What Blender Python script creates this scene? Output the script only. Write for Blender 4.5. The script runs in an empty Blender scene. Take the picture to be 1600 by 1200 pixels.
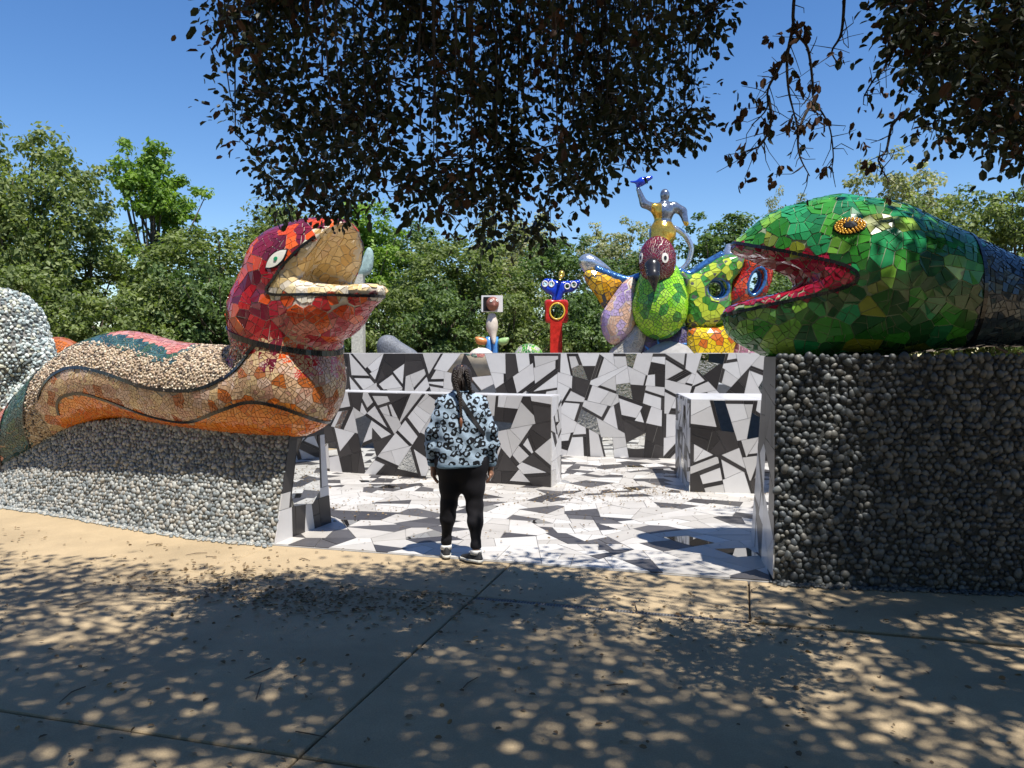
import bpy, math, random
import numpy as np
from mathutils import Vector, Matrix
from mathutils.bvhtree import BVHTree
from mathutils.kdtree import KDTree

random.seed(7); rng = np.random.default_rng(7)
scene = bpy.context.scene
COL = scene.collection

# ------------------------------------------------------------------ camera
CAM_H = 1.70; FPX = 1250.0; PITCH = math.radians(2.15)
cam_data = bpy.data.cameras.new('camera')
cam_data.sensor_width = 36.0; cam_data.lens = 36.0 * FPX / 1600.0
cam_data.clip_start = 0.05; cam_data.clip_end = 1500.0
cam = bpy.data.objects.new('camera', cam_data); COL.objects.link(cam)
cam.location = (0, 0, CAM_H); cam.rotation_euler = (math.pi/2 - PITCH, 0, 0)
scene.camera = cam

# ------------------------------------------------------------------ sky, sun, exposure
SUN_EL = math.radians(67); SUN_DX, SUN_DY = 0.55, -0.835        # horizontal direction TOWARDS the sun
world = bpy.data.worlds.new('World'); scene.world = world; world.use_nodes = True
wn = world.node_tree; bg = wn.nodes['Background']
sky = wn.nodes.new('ShaderNodeTexSky'); sky.sky_type = 'NISHITA'; sky.sun_disc = False
sky.sun_elevation = SUN_EL; sky.sun_rotation = math.atan2(SUN_DX, SUN_DY)
sky.altitude = 0; sky.air_density = 1.0; sky.dust_density = 0.0; sky.ozone_density = 3.0
hs_ = wn.nodes.new('ShaderNodeHueSaturation'); hs_.inputs['Saturation'].default_value = 1.24; hs_.inputs['Hue'].default_value = .507
wn.links.new(sky.outputs['Color'], hs_.inputs['Color']); wn.links.new(hs_.outputs['Color'], bg.inputs['Color']); bg.inputs['Strength'].default_value = 0.105
sun_data = bpy.data.lights.new('sun', 'SUN'); sun_data.energy = 5.0; sun_data.angle = math.radians(0.53)
sun_data.color = (1.0, 0.955, 0.88)
sun = bpy.data.objects.new('sun', sun_data); COL.objects.link(sun)
sdir = Vector((SUN_DX*math.cos(SUN_EL), SUN_DY*math.cos(SUN_EL), math.sin(SUN_EL)))
sun.rotation_euler = sdir.to_track_quat('Z', 'Y').to_euler(); sun.location = (4, -6, 20)
vs = scene.view_settings
vs.view_transform = 'Standard'; vs.look = 'None'; vs.exposure = 0.6; vs.gamma = 1.0; vs.use_curve_mapping = False
scene.cycles.max_bounces = 8; scene.cycles.diffuse_bounces = 3; scene.cycles.glossy_bounces = 4
scene.cycles.transparent_max_bounces = 8; scene.cycles.use_denoising = True
scene.cycles.sample_clamp_indirect = 6.0

# ------------------------------------------------------------------ coordinates measured in the photograph
def ray(px, py):
    u = (px-800)/FPX; v = (600-py)/FPX
    return np.array([u, math.cos(PITCH)+v*math.sin(PITCH), -math.sin(PITCH)+v*math.cos(PITCH)])
def P(px, py, d):
    r = ray(px, py); return np.array([0, 0, CAM_H]) + r*(d/r[1])
def G(px, py, z=0.0):
    r = ray(px, py); t = (z-CAM_H)/r[2]; return np.array([0, 0, CAM_H]) + r*t
ANG = math.radians(-16.0)
E1 = np.array([math.cos(ANG), math.sin(ANG)]); E2 = np.array([-math.sin(ANG), math.cos(ANG)])
def E(a, b, z=0.0):
    v = E1*a + E2*b; return np.array([v[0], v[1], z])

# ------------------------------------------------------------------ materials
MATS = {}
def nd(nt, t, **kw):
    n = nt.nodes.new(t)
    for k, v in kw.items(): setattr(n, k, v)
    return n
def mat(name, col, rough=0.6, metal=0.0, var=0.15, scale=6.0, bump=0.0, bscale=40.0, spec=0.5, coat=0.0, col2=None, detail=4.0, hue_obj=0.0):
    """principled material whose colour wanders between two tones, with optional fine relief"""
    if name in MATS: return MATS[name]
    m = bpy.data.materials.new(name); m.use_nodes = True; nt = m.node_tree
    b = nt.nodes['Principled BSDF']; b.inputs['Roughness'].default_value = rough
    b.inputs['Metallic'].default_value = metal; b.inputs['Specular IOR Level'].default_value = spec
    b.inputs['Coat Weight'].default_value = coat; b.inputs['Coat Roughness'].default_value = 0.08
    tc = nd(nt, 'ShaderNodeNewGeometry')
    nz = nd(nt, 'ShaderNodeTexNoise'); nz.inputs['Scale'].default_value = scale; nz.inputs['Detail'].default_value = detail
    nz.inputs['Roughness'].default_value = 0.65
    nt.links.new(tc.outputs['Position'], nz.inputs['Vector'])
    rp = nd(nt, 'ShaderNodeMapRange'); rp.inputs['From Min'].default_value = 0.3; rp.inputs['From Max'].default_value = 0.7
    nt.links.new(nz.outputs['Fac'], rp.inputs['Value'])
    mx = nd(nt, 'ShaderNodeMix', data_type='RGBA')
    c1 = tuple(max(0, c*(1-var)) for c in col); c2 = col2 if col2 else tuple(min(1, c*(1+var)) for c in col)
    mx.inputs['A'].default_value = (*c1, 1); mx.inputs['B'].default_value = (*c2, 1)
    nt.links.new(rp.outputs['Result'], mx.inputs['Factor'])
    nt.links.new(mx.outputs['Result'], b.inputs['Base Color'])
    if bump > 0:
        n2 = nd(nt, 'ShaderNodeTexNoise'); n2.inputs['Scale'].default_value = bscale; n2.inputs['Detail'].default_value = 5
        nt.links.new(tc.outputs['Position'], n2.inputs['Vector'])
        bp = nd(nt, 'ShaderNodeBump'); bp.inputs['Strength'].default_value = bump; bp.inputs['Distance'].default_value = 0.02
        nt.links.new(n2.outputs['Fac'], bp.inputs['Height']); nt.links.new(bp.outputs['Normal'], b.inputs['Normal'])
    MATS[name] = m; return m
def shades(prefix, cols, **kw):
    """one material per tone of a mosaic palette; returns their names"""
    out = []
    for i, c in enumerate(cols):
        mat('%s_%d' % (prefix, i), c, **kw); out.append('%s_%d' % (prefix, i))
    return out

# ------------------------------------------------------------------ objects
WL = {}
def world_loc(o):
    return WL.get(o.name, Vector((0, 0, 0)))
def root(name, loc, label, cat, group=None):
    o = bpy.data.objects.new(name, None); COL.objects.link(o); o.location = Vector(loc); o.empty_display_size = 0.2
    WL[o.name] = Vector(loc)
    o['label'] = label; o['category'] = cat; o['kind'] = 'thing'
    if group: o['group'] = group
    return o
def part(name, mesh, parent, loc=None):
    """a child whose mesh is in world coordinates (or centred on loc)"""
    o = bpy.data.objects.new(name, mesh); COL.objects.link(o); o.parent = parent
    l = Vector(loc) if loc is not None else Vector((0, 0, 0))
    o.location = l; WL[o.name] = l
    o.matrix_parent_inverse = Matrix.Translation(-world_loc(parent))
    return o
def tag(o, label=None, cat=None, group=None, kind=None):
    if label: o['label'] = label
    if cat: o['category'] = cat
    if group: o['group'] = group
    if kind: o['kind'] = kind
    return o
def mesh_py(name, verts, faces, mats, midx=None, smooth=False):
    me = bpy.data.meshes.new(name); me.from_pydata([tuple(v) for v in verts], [], [tuple(f) for f in faces])
    for m in mats: me.materials.append(MATS[m] if isinstance(m, str) else m)
    if midx is not None: me.polygons.foreach_set('material_index', np.asarray(midx, dtype=np.int32))
    if smooth: me.polygons.foreach_set('use_smooth', np.ones(len(me.polygons), dtype=bool))
    me.update(); return me
def mesh_np(name, V, F, mats, midx=None, smooth=False, tint=None):
    """uniform polygons (every face the same number of corners), fast"""
    V = np.asarray(V, dtype=np.float32); F = np.asarray(F, dtype=np.int32); n, k = F.shape
    me = bpy.data.meshes.new(name); me.vertices.add(len(V)); me.vertices.foreach_set('co', V.ravel())
    me.loops.add(n*k); me.loops.foreach_set('vertex_index', F.ravel())
    me.polygons.add(n); me.polygons.foreach_set('loop_start', np.arange(n, dtype=np.int32)*k)
    me.polygons.foreach_set('loop_total', np.full(n, k, dtype=np.int32))
    for m in mats: me.materials.append(MATS[m] if isinstance(m, str) else m)
    if midx is not None: me.polygons.foreach_set('material_index', np.asarray(midx, dtype=np.int32))
    me.polygons.foreach_set('use_smooth', np.full(n, smooth, dtype=bool))
    if tint is not None:
        a = me.attributes.new('tint', 'FLOAT', 'FACE'); a.data.foreach_set('value', np.asarray(tint, dtype=np.float32))
    me.update(calc_edges=True); me.validate(); return me
def tube(path, radii, sides=8, cap=True):
    """verts, quads of a tube along a polyline"""
    path = np.asarray(path, float); n = len(path); V = []; F = []
    t = np.gradient(path, axis=0); t /= np.linalg.norm(t, axis=1)[:, None]+1e-9
    up = np.array([0.31, 0.27, 0.91])
    a = np.cross(t[0], up); a /= np.linalg.norm(a)
    for i in range(n):
        a = a - t[i]*np.dot(a, t[i]); a /= np.linalg.norm(a)+1e-9; b = np.cross(t[i], a)
        for j in range(sides):
            th = 2*math.pi*j/sides; V.append(path[i] + radii[i]*(math.cos(th)*a+math.sin(th)*b))
    for i in range(n-1):
        for j in range(sides):
            k = (j+1) % sides; F.append((i*sides+j, i*sides+k, (i+1)*sides+k, (i+1)*sides+j))
    if cap:
        F.append(tuple(range(sides-1, -1, -1))); F.append(tuple((n-1)*sides+j for j in range(sides)))
    return V, F
def merge(parts_):
    V = []; F = []
    for v, f in parts_:
        o = len(V); V.extend(v); F.extend(tuple(i+o for i in q) for q in f)
    return V, F
def box(c, s, R=None):
    V = []
    for x in (-1, 1):
        for y in (-1, 1):
            for z in (-1, 1):
                p = np.array([x*s[0]/2, y*s[1]/2, z*s[2]/2]); V.append(np.asarray(c)+(R@p if R is not None else p))
    return V, [(0, 1, 3, 2), (4, 6, 7, 5), (0, 4, 5, 1), (2, 3, 7, 6), (0, 2, 6, 4), (1, 5, 7, 3)]
def catmull(pts, per=8, closed=False):
    pts = [np.asarray(p, float) for p in pts]; n = len(pts); out = []
    for i in range(n if closed else n-1):
        g = (lambda k: pts[k % n]) if closed else (lambda k: pts[min(max(k, 0), n-1)])
        p0, p1, p2, p3 = g(i-1), g(i), g(i+1), g(i+2)
        for j in range(per):
            t = j/per; out.append(0.5*((2*p1)+(-p0+p2)*t+(2*p0-5*p1+4*p2-p3)*t*t+(-p0+3*p1-3*p2+p3)*t**3))
    if not closed: out.append(pts[-1])
    return np.array(out)

# ------------------------------------------------------------------ implicit shapes -> meshes
def cone(p, a, b, ra, rb):
    a = np.asarray(a, float); ba = np.asarray(b, float)-a
    t = np.clip(((p-a)@ba)/(ba@ba+1e-12), 0, 1)
    return np.linalg.norm(p-a-t[:, None]*ba, axis=1) - (ra+t*(rb-ra))
def ell(p, c, r):
    q = (p-np.asarray(c, float))/np.asarray(r, float); k = np.linalg.norm(q, axis=1)
    return (k-1.0)*min(r)
def smin(a, b, k):
    h = np.maximum(k-np.abs(a-b), 0)/k; return np.minimum(a, b)-h*h*k*0.25
def smax(a, b, k): return -smin(-a, -b, k)
def chain(p, pts, rad, k=None):
    d = None
    for i in range(len(pts)-1):
        e = cone(p, pts[i], pts[i+1], rad[i], rad[i+1])
        d = e if d is None else (smin(d, e, k) if k else np.minimum(d, e))
    return d
def nets(f, lo, hi, h):
    lo = np.asarray(lo, float); hi = np.asarray(hi, float)
    n = np.ceil((hi-lo)/h).astype(int)+1
    ax = [lo[i]+h*np.arange(n[i]) for i in range(3)]
    gx, gy, gz = np.meshgrid(*ax, indexing='ij')
    v = f(np.stack([gx.ravel(), gy.ravel(), gz.ravel()], 1)).reshape(n)
    s = v < 0; c = n-1
    cs = lambda arr, d: arr[d[0]:d[0]+c[0], d[1]:d[1]+c[1], d[2]:d[2]+c[2]]
    corners = [(i, j, k) for i in (0, 1) for j in (0, 1) for k in (0, 1)]
    tot = sum(cs(s, d).astype(int) for d in corners); m = (tot > 0) & (tot < 8)
    cells = np.argwhere(m); idx = -np.ones(tuple(c), int); idx[m] = np.arange(len(cells))
    acc = np.zeros((len(cells), 3)); cnt = np.zeros(len(cells))
    for axn in range(3):
        for o in corners:
            if o[axn]: continue
            o = np.array(o); q = o.copy(); q[axn] = 1
            a = v[tuple((cells+o).T)]; b = v[tuple((cells+q).T)]; x = (a < 0) != (b < 0)
            t = np.where(x, a/(a-b+1e-15), 0); pos = o+t[:, None]*(q-o)
            acc += np.where(x[:, None], pos, 0); cnt += x
    V = lo+h*(cells+acc/cnt[:, None]); Q = []
    for axn in range(3):
        u, w = [(1, 2), (2, 0), (0, 1)][axn]
        sl0 = [slice(None)]*3; sl1 = [slice(None)]*3; sl0[axn] = slice(0, -1); sl1[axn] = slice(1, None)
        a = s[tuple(sl0)]; b = s[tuple(sl1)]; e = np.argwhere(a != b)
        ok = (e[:, u] > 0) & (e[:, w] > 0) & (e[:, u] < c[u]) & (e[:, w] < c[w]); e = e[ok]
        fl = a[tuple(e.T)]
        du = np.zeros(3, int); du[u] = 1; dw = np.zeros(3, int); dw[w] = 1
        q = np.stack([idx[tuple((e-du-dw).T)], idx[tuple((e-dw).T)], idx[tuple(e.T)], idx[tuple((e-du).T)]], 1)
        q[~fl] = q[~fl][:, ::-1]; Q.append(q)
    return V, np.concatenate(Q)
class Surf:
    """a quad mesh with what the mosaic layers need: projection, normals, area-weighted points"""
    def __init__(s, V, Q, relax=2):
        V = np.asarray(V, float); Q = np.asarray(Q)
        for _ in range(relax):
            acc = np.zeros_like(V); cnt = np.zeros(len(V))
            for i in range(4):
                np.add.at(acc, Q[:, i], V[Q[:, (i+1) % 4]]); np.add.at(cnt, Q[:, i], 1)
            V = 0.5*V+0.5*acc/np.maximum(cnt, 1)[:, None]
        s.V, s.Q = V, Q
        s.T = np.concatenate([Q[:, [0, 1, 2]], Q[:, [0, 2, 3]]])
        s.bvh = BVHTree.FromPolygons([tuple(v) for v in V], [tuple(q) for q in Q.tolist()])
        a, b, c = V[s.T[:, 0]], V[s.T[:, 1]], V[s.T[:, 2]]
        n = np.cross(b-a, c-a); s.area = np.linalg.norm(n, axis=1)/2; s.tn = n/(2*s.area[:, None]+1e-15)
        vn = np.zeros_like(V)
        for i in range(3): np.add.at(vn, s.T[:, i], n)
        s.vn = vn/(np.linalg.norm(vn, axis=1)[:, None]+1e-12)
        s.kd = KDTree(len(V))
        for i, q in enumerate(V): s.kd.insert(q, i)
        s.kd.balance()
    def normal(s, p):
        _, i, _ = s.kd.find(p); return s.vn[i]
    def near(s, p):
        l, n, i, d = s.bvh.find_nearest(Vector(p)); return np.array(l)
    def points(s, n):
        t = rng.choice(len(s.T), size=n, p=s.area/s.area.sum())
        r1 = np.sqrt(rng.random(n)); r2 = rng.random(n)
        a, b, c = s.V[s.T[t, 0]], s.V[s.T[t, 1]], s.V[s.T[t, 2]]
        return (1-r1)[:, None]*a+(r1*(1-r2))[:, None]*b+(r1*r2)[:, None]*c, s.tn[t]
    def poisson(s, r, mask=None, over=14):
        n = int(s.area.sum()/(r*r)*over)+20; p, q = s.points(n)
        if mask is not None:
            k = mask(p, q); p, q = p[k], q[k]
        return dart(p, q, r)
    def mesh(s, name, m, smooth=True): return mesh_np(name, s.V, s.Q, [m], smooth=smooth)
def dart(p, q, r):
    rr = np.full(len(p), r) if np.isscalar(r) else np.asarray(r)
    cell = rr.max(); grid = {}; keep = []
    for i in range(len(p)):
        g = tuple(np.floor(p[i]/cell).astype(int)); ok = True
        for dx in (-1, 0, 1):
            for dy in (-1, 0, 1):
                for dz in (-1, 0, 1):
                    for j in grid.get((g[0]+dx, g[1]+dy, g[2]+dz), ()):
                        e = p[i]-p[j]
                        if e[0]*e[0]+e[1]*e[1]+e[2]*e[2] < rr[i]*rr[i]: ok = False; break
                    if not ok: break
                if not ok: break
            if not ok: break
        if ok: keep.append(i); grid.setdefault(g, []).append(i)
    return p[keep], q[keep]
# ------------------------------------------------------------------ flat polygon tools
def clip(poly, n, d):
    """keep x.n <= d"""
    out = []; m = len(poly)
    for i in range(m):
        a, b = poly[i], poly[(i+1) % m]
        da = a[0]*n[0]+a[1]*n[1]-d; db = b[0]*n[0]+b[1]*n[1]-d
        if da <= 0: out.append(a)
        if (da < 0 < db) or (db < 0 < da):
            t = da/(da-db); out.append((a[0]+t*(b[0]-a[0]), a[1]+t*(b[1]-a[1])))
    return out
def parea(p):
    return 0.5*sum(p[i][0]*p[(i+1) % len(p)][1]-p[(i+1) % len(p)][0]*p[i][1] for i in range(len(p))) if len(p) > 2 else 0
def pcent(p): return (sum(v[0] for v in p)/len(p), sum(v[1] for v in p)/len(p))
def inset(p, g):
    q = list(p); m = len(p)
    for i in range(m):
        a, b = p[i], p[(i+1) % m]; ex, ey = b[0]-a[0], b[1]-a[1]; l = math.hypot(ex, ey)
        if l < 1e-7: continue
        n = (ey/l, -ex/l); q = clip(q, n, n[0]*a[0]+n[1]*a[1]-g)
        if len(q) < 3: return []
    out = []
    for v in q:
        if not out or math.hypot(v[0]-out[-1][0], v[1]-out[-1][1]) > 1e-4: out.append(v)
    if len(out) > 2 and math.hypot(out[0][0]-out[-1][0], out[0][1]-out[-1][1]) < 1e-4: out.pop()
    return out if len(out) > 2 else []
def cut(p, pt, ang):
    n = (math.cos(ang), math.sin(ang)); d = n[0]*pt[0]+n[1]*pt[1]
    return clip(p, n, d), clip(p, (-n[0], -n[1]), -d)
def shatter(p, amax, rnd, align=None):
    """break a convex shard into pieces no larger than amax with straight cuts"""
    todo = [p]; out = []
    while todo:
        q = todo.pop(); ar = parea(q)
        if ar < 1e-6 or len(q) < 3: continue
        if ar < amax*rnd.uniform(0.6, 1.3): out.append(q); continue
        c = pcent(q); L = [(math.hypot(q[(i+1) % len(q)][0]-q[i][0], q[(i+1) % len(q)][1]-q[i][1]), i) for i in range(len(q))]
        _, i = max(L); e = (q[(i+1) % len(q)][0]-q[i][0], q[(i+1) % len(q)][1]-q[i][1])
        an = math.atan2(e[1], e[0])+rnd.uniform(-0.45, 0.45)
        c = (c[0]+rnd.uniform(-.15, .15)*math.sqrt(ar), c[1]+rnd.uniform(-.15, .15)*math.sqrt(ar))
        a, b = cut(q, c, an); todo += [a, b]
    return out
def voronoi2(domain, pts):
    out = []; P2 = np.asarray(pts)
    for i, p in enumerate(P2):
        d = P2-p; o = np.argsort((d**2).sum(1))[1:22]; q = list(domain)
        for j in o:
            e = d[j]; l = math.hypot(*e)
            if l < 1e-6: continue
            n = (e[0]/l, e[1]/l); q = clip(q, n, n[0]*p[0]+n[1]*p[1]+l/2)
            if len(q) < 3: break
        if len(q) > 2: out.append((q, tuple(p)))
    return out
def poisson2(w, h, r, rnd, k=40, x0=0, y0=0):
    pts = []
    for _ in range(int(w*h/(r*r)*k)+20):
        p = (x0+rnd.random()*w, y0+rnd.random()*h)
        if all((p[0]-q[0])**2+(p[1]-q[1])**2 > r*r for q in pts): pts.append(p)
    return pts

# ------------------------------------------------------------------ mosaic pieces
def prism(top, bot):
    n = len(top); return list(top)+list(bot), [tuple(range(n))]+[(n+i, n+(i+1) % n, (i+1) % n, i) for i in range(n)]
def seen_score(top):
    c = np.mean(top, 0); n = np.zeros(3)
    for i in range(1, len(top)-1): n += np.cross(top[i]-top[0], top[i+1]-top[0])/2
    v = np.array([0, 0, CAM_H])-c; d = np.linalg.norm(v); s = (n@v)/d**3
    px = c[0]/max(c[1], .1)*FPX
    return s if abs(px) < 830 else s*0.01
def lay(tiles, parent, limit=300, name='tile', rest='small_tiles'):
    """tiles: (top ring, bottom ring, material name). The largest in view become objects, the rest one part."""
    tiles = sorted(tiles, key=lambda t: -seen_score(np.asarray(t[0])))
    for top, bot, m in tiles[:limit]:
        c = np.mean(top, 0); V, F = prism(np.asarray(top)-c, np.asarray(bot)-c)
        part(name, mesh_py(name, V, F, [m]), parent, c)
    r = tiles[limit:]
    if r:
        names = sorted(set(t[2] for t in r)); ix = {k: i for i, k in enumerate(names)}; V = []; F = []; M = []
        for top, bot, m in r:
            v, f = prism(top, bot); o = len(V); V.extend(v); F.extend(tuple(i+o for i in q) for q in f); M += [ix[m]]*len(f)
        o = part(rest, mesh_py(rest, V, F, names, M), parent); o['kind'] = 'stuff'; return o
def skin_tiles(S, seeds, nrm, size, colour, amax, gap=0.004, high=0.008, rnd=None, rough=0.001, tilt=0.03):
    """cover a surface: every seed is one coloured shard, broken into pieces that follow the surface.
    colour(point, normal) -> (palette list, amax or None) or None"""
    rnd = rnd or random.Random(3); kd = KDTree(len(seeds))
    for i, p in enumerate(seeds): kd.insert(p, i)
    kd.balance(); out = []
    for i, p in enumerate(seeds):
        cc = colour(p, nrm[i])
        if cc is None: continue
        pal, am = cc; n = S.normal(p); u = np.cross(n, (0.2, 0.1, 1.0)); u /= np.linalg.norm(u)+1e-9; v = np.cross(n, u)
        R = (size if np.isscalar(size) else size[i])*1.3; q = [(R*math.cos(a*math.pi/4), R*math.sin(a*math.pi/4)) for a in range(8)]
        for (co, j, d) in kd.find_n(p, 18):
            if j == i or d < 1e-6: continue
            if S.vn is not None and np.dot(nrm[j], n) < -0.1: continue
            e = np.array(co)-p; ex, ey = e@u, e@v; l = math.hypot(ex, ey)
            if l < d*0.5: continue
            q = clip(q, (ex/l, ey/l), min(d, l*1.1)/2)
            if len(q) < 3: break
        if len(q) < 3: continue
        base = rnd.choice(pal)
        for piece in shatter(q, am or amax, rnd):
            w = inset(piece, gap)
            if len(w) < 3 or parea(w) < 1.2e-4: continue
            m = base if rnd.random() < 0.75 else rnd.choice(pal)
            if isinstance(m, (list, tuple)): m = rnd.choice(m)
            P3 = [S.near(p+u*x+v*y) for x, y in w]
            N = [S.normal(x) for x in P3]
            tx, ty = rnd.gauss(0, tilt), rnd.gauss(0, tilt); cw = pcent(w)
            top = [a+b*(high+max(-.006, min(.006, tx*(x-cw[0])+ty*(y-cw[1])))+rnd.uniform(-rough, rough)) for a, b, (x, y) in zip(P3, N, w)]
            bot = [a-b*0.004 for a, b in zip(P3, N)]
            out.append((top, bot, m))
    return out
def isolines(S, f, mask=None):
    """polylines where the scalar f (one value per vertex) is zero"""
    seg = {}; pts = {}
    ft = f[S.T]; x = (ft > 0); ch = np.argwhere((x.sum(1) > 0) & (x.sum(1) < 3)).ravel()
    for t in ch:
        ks = []
        for a, b in ((0, 1), (1, 2), (2, 0)):
            i, j = int(S.T[t, a]), int(S.T[t, b])
            if (f[i] > 0) != (f[j] > 0):
                k = (min(i, j), max(i, j)); w = f[i]/(f[i]-f[j]); pts[k] = S.V[i]*(1-w)+S.V[j]*w; ks.append(k)
        if len(ks) == 2:
            if mask is not None and not mask((pts[ks[0]]+pts[ks[1]])/2): continue
            seg.setdefault(ks[0], []).append(ks[1]); seg.setdefault(ks[1], []).append(ks[0])
    lines = []; used = set()
    starts = [k for k in seg if len(seg[k]) == 1]+list(seg)
    for k in starts:
        if k in used: continue
        line = [k]; used.add(k); cur = k
        while True:
            nx = [j for j in seg[cur] if j not in used]
            if not nx: break
            cur = nx[0]; used.add(cur); line.append(cur)
        if len(line) > 4:
            if k in seg[line[-1]] and len(line) > 8: line.append(k)
            lines.append(np.array([pts[j] for j in line]))
    return lines
def resample(L, step):
    L = np.asarray(L)
    for _ in range(3):
        if len(L) > 4: L = np.vstack([L[:1], (L[:-2]+2*L[1:-1]+L[2:])/4, L[-1:]])
    d = np.r_[0, np.cumsum(np.linalg.norm(np.diff(L, axis=0), axis=1))]; n = max(2, int(d[-1]/step))
    s = np.linspace(0, d[-1], n+1); return np.stack([np.interp(s, d, L[:, i]) for i in range(3)], 1)
def band(S, lines, width, step, m, name, parent, high=0.016, gap=0.003):
    """a row of small tiles laid along lines on a surface"""
    V = []; F = []
    for L in lines:
        L = resample(L, step)
        t = np.gradient(L, axis=0)
        for i in range(len(L)-1):
            quad = []; bq = []
            for k, sgn in ((i, 1), (i, -1), (i+1, -1), (i+1, 1)):
                tt = t[k]/(np.linalg.norm(t[k])+1e-9); n = S.normal(L[k]); b = np.cross(n, tt); b /= np.linalg.norm(b)+1e-9
                p = L[k]+tt*(gap/2 if k == i else -gap/2)+b*sgn*width/2; p = S.near(p)
                quad.append(p+n*high); bq.append(p-n*0.004)
            v, f = prism(quad, bq); o = len(V); V.extend(v); F.extend(tuple(a+o for a in q) for q in f)
    if not V: return None
    # make the outer faces look outward whatever way the line ran
    me = mesh_py(name, V, F, [m]); o = part(name, me, parent); o['kind'] = 'stuff'; return o
# ------------------------------------------------------------------ pebbles
def icos(sub=1):
    t = (1+5**.5)/2
    V = [np.array(v, float)/math.hypot(1, t) for v in [(-1, t, 0), (1, t, 0), (-1, -t, 0), (1, -t, 0), (0, -1, t), (0, 1, t), (0, -1, -t), (0, 1, -t), (t, 0, -1), (t, 0, 1), (-t, 0, -1), (-t, 0, 1)]]
    F = [(0,11,5),(0,5,1),(0,1,7),(0,7,10),(0,10,11),(1,5,9),(5,11,4),(11,10,2),(10,7,6),(7,1,8),(3,9,4),(3,4,2),(3,2,6),(3,6,8),(3,8,9),(4,9,5),(2,4,11),(6,2,10),(8,6,7),(9,8,1)]
    for _ in range(sub):
        mid = {}; NF = []
        def m(a, b):
            k = (min(a, b), max(a, b))
            if k not in mid: q = V[a]+V[b]; V.append(q/np.linalg.norm(q)); mid[k] = len(V)-1
            return mid[k]
        for a, b, c in F:
            x, y, z = m(a, b), m(b, c), m(c, a); NF += [(a, x, z), (b, y, x), (c, z, y), (x, y, z)]
        F = NF
    return np.array(V), np.array(F)
ICO1 = icos(1); ICO0 = icos(0)
def frames(N, rnd_=rng):
    N = N/(np.linalg.norm(N, axis=1)[:, None]+1e-9)
    h = rnd_.normal(size=N.shape); U = h-N*(h*N).sum(1)[:, None]; U /= np.linalg.norm(U, axis=1)[:, None]+1e-9
    return U, np.cross(N, U), N
def stones(P_, N_, R_, mats, parent, limit=0, name='pebble', rest='pebbles', flat=0.7, sink=0.25, shape=ICO1, smooth=True, jag=0.0):
    U, W, N = frames(N_); a = R_*rng.uniform(1.0, 1.35, len(R_)); b = R_*rng.uniform(0.8, 1.0, len(R_)); c = R_*rng.uniform(flat*0.85, flat*1.15, len(R_))
    C = P_+N*(c*(1-2*sink))[:, None]*0.5; mi = rng.integers(0, len(mats), len(R_))
    px = np.abs(C[:, 0]/np.maximum(C[:, 1], .1)*FPX) < 800
    score = R_**2/((C**2).sum(1))*np.where(px, 1, 0.01)*np.maximum(0.05, -(N*C).sum(1))
    order = np.argsort(-score); big = order[:limit]; rest_ = order[limit:]
    meshes = [mesh_np(name, shape[0], shape[1], [m], smooth=smooth) for m in mats] if limit else []
    for i in big:
        o = bpy.data.objects.new(name, meshes[mi[i]]); COL.objects.link(o); o.parent = parent
        M = Matrix(((U[i, 0]*a[i], W[i, 0]*b[i], N[i, 0]*c[i], C[i, 0]), (U[i, 1]*a[i], W[i, 1]*b[i], N[i, 1]*c[i], C[i, 1]), (U[i, 2]*a[i], W[i, 2]*b[i], N[i, 2]*c[i], C[i, 2]), (0, 0, 0, 1)))
        o.matrix_parent_inverse = Matrix.Translation(-world_loc(parent)); o.matrix_basis = M
    if len(rest_):
        k = rest_; B = shape[0]; nv = len(B)
        S_ = B[None]*np.ones((len(k), 1, 1))
        if jag: S_ = S_*(1+jag*rng.uniform(-1, 1, (len(k), nv, 1)))
        V = C[k][:, None]+S_[..., 0:1]*(U[k]*a[k][:, None])[:, None]+S_[..., 1:2]*(W[k]*b[k][:, None])[:, None]+S_[..., 2:3]*(N[k]*c[k][:, None])[:, None]
        F = shape[1][None]+(np.arange(len(k))*nv)[:, None, None]
        o = part(rest, mesh_np(rest, V.reshape(-1, 3), F.reshape(-1, 3), mats, np.repeat(mi[k], len(shape[1])), smooth=smooth), parent); o['kind'] = 'stuff'
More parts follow.
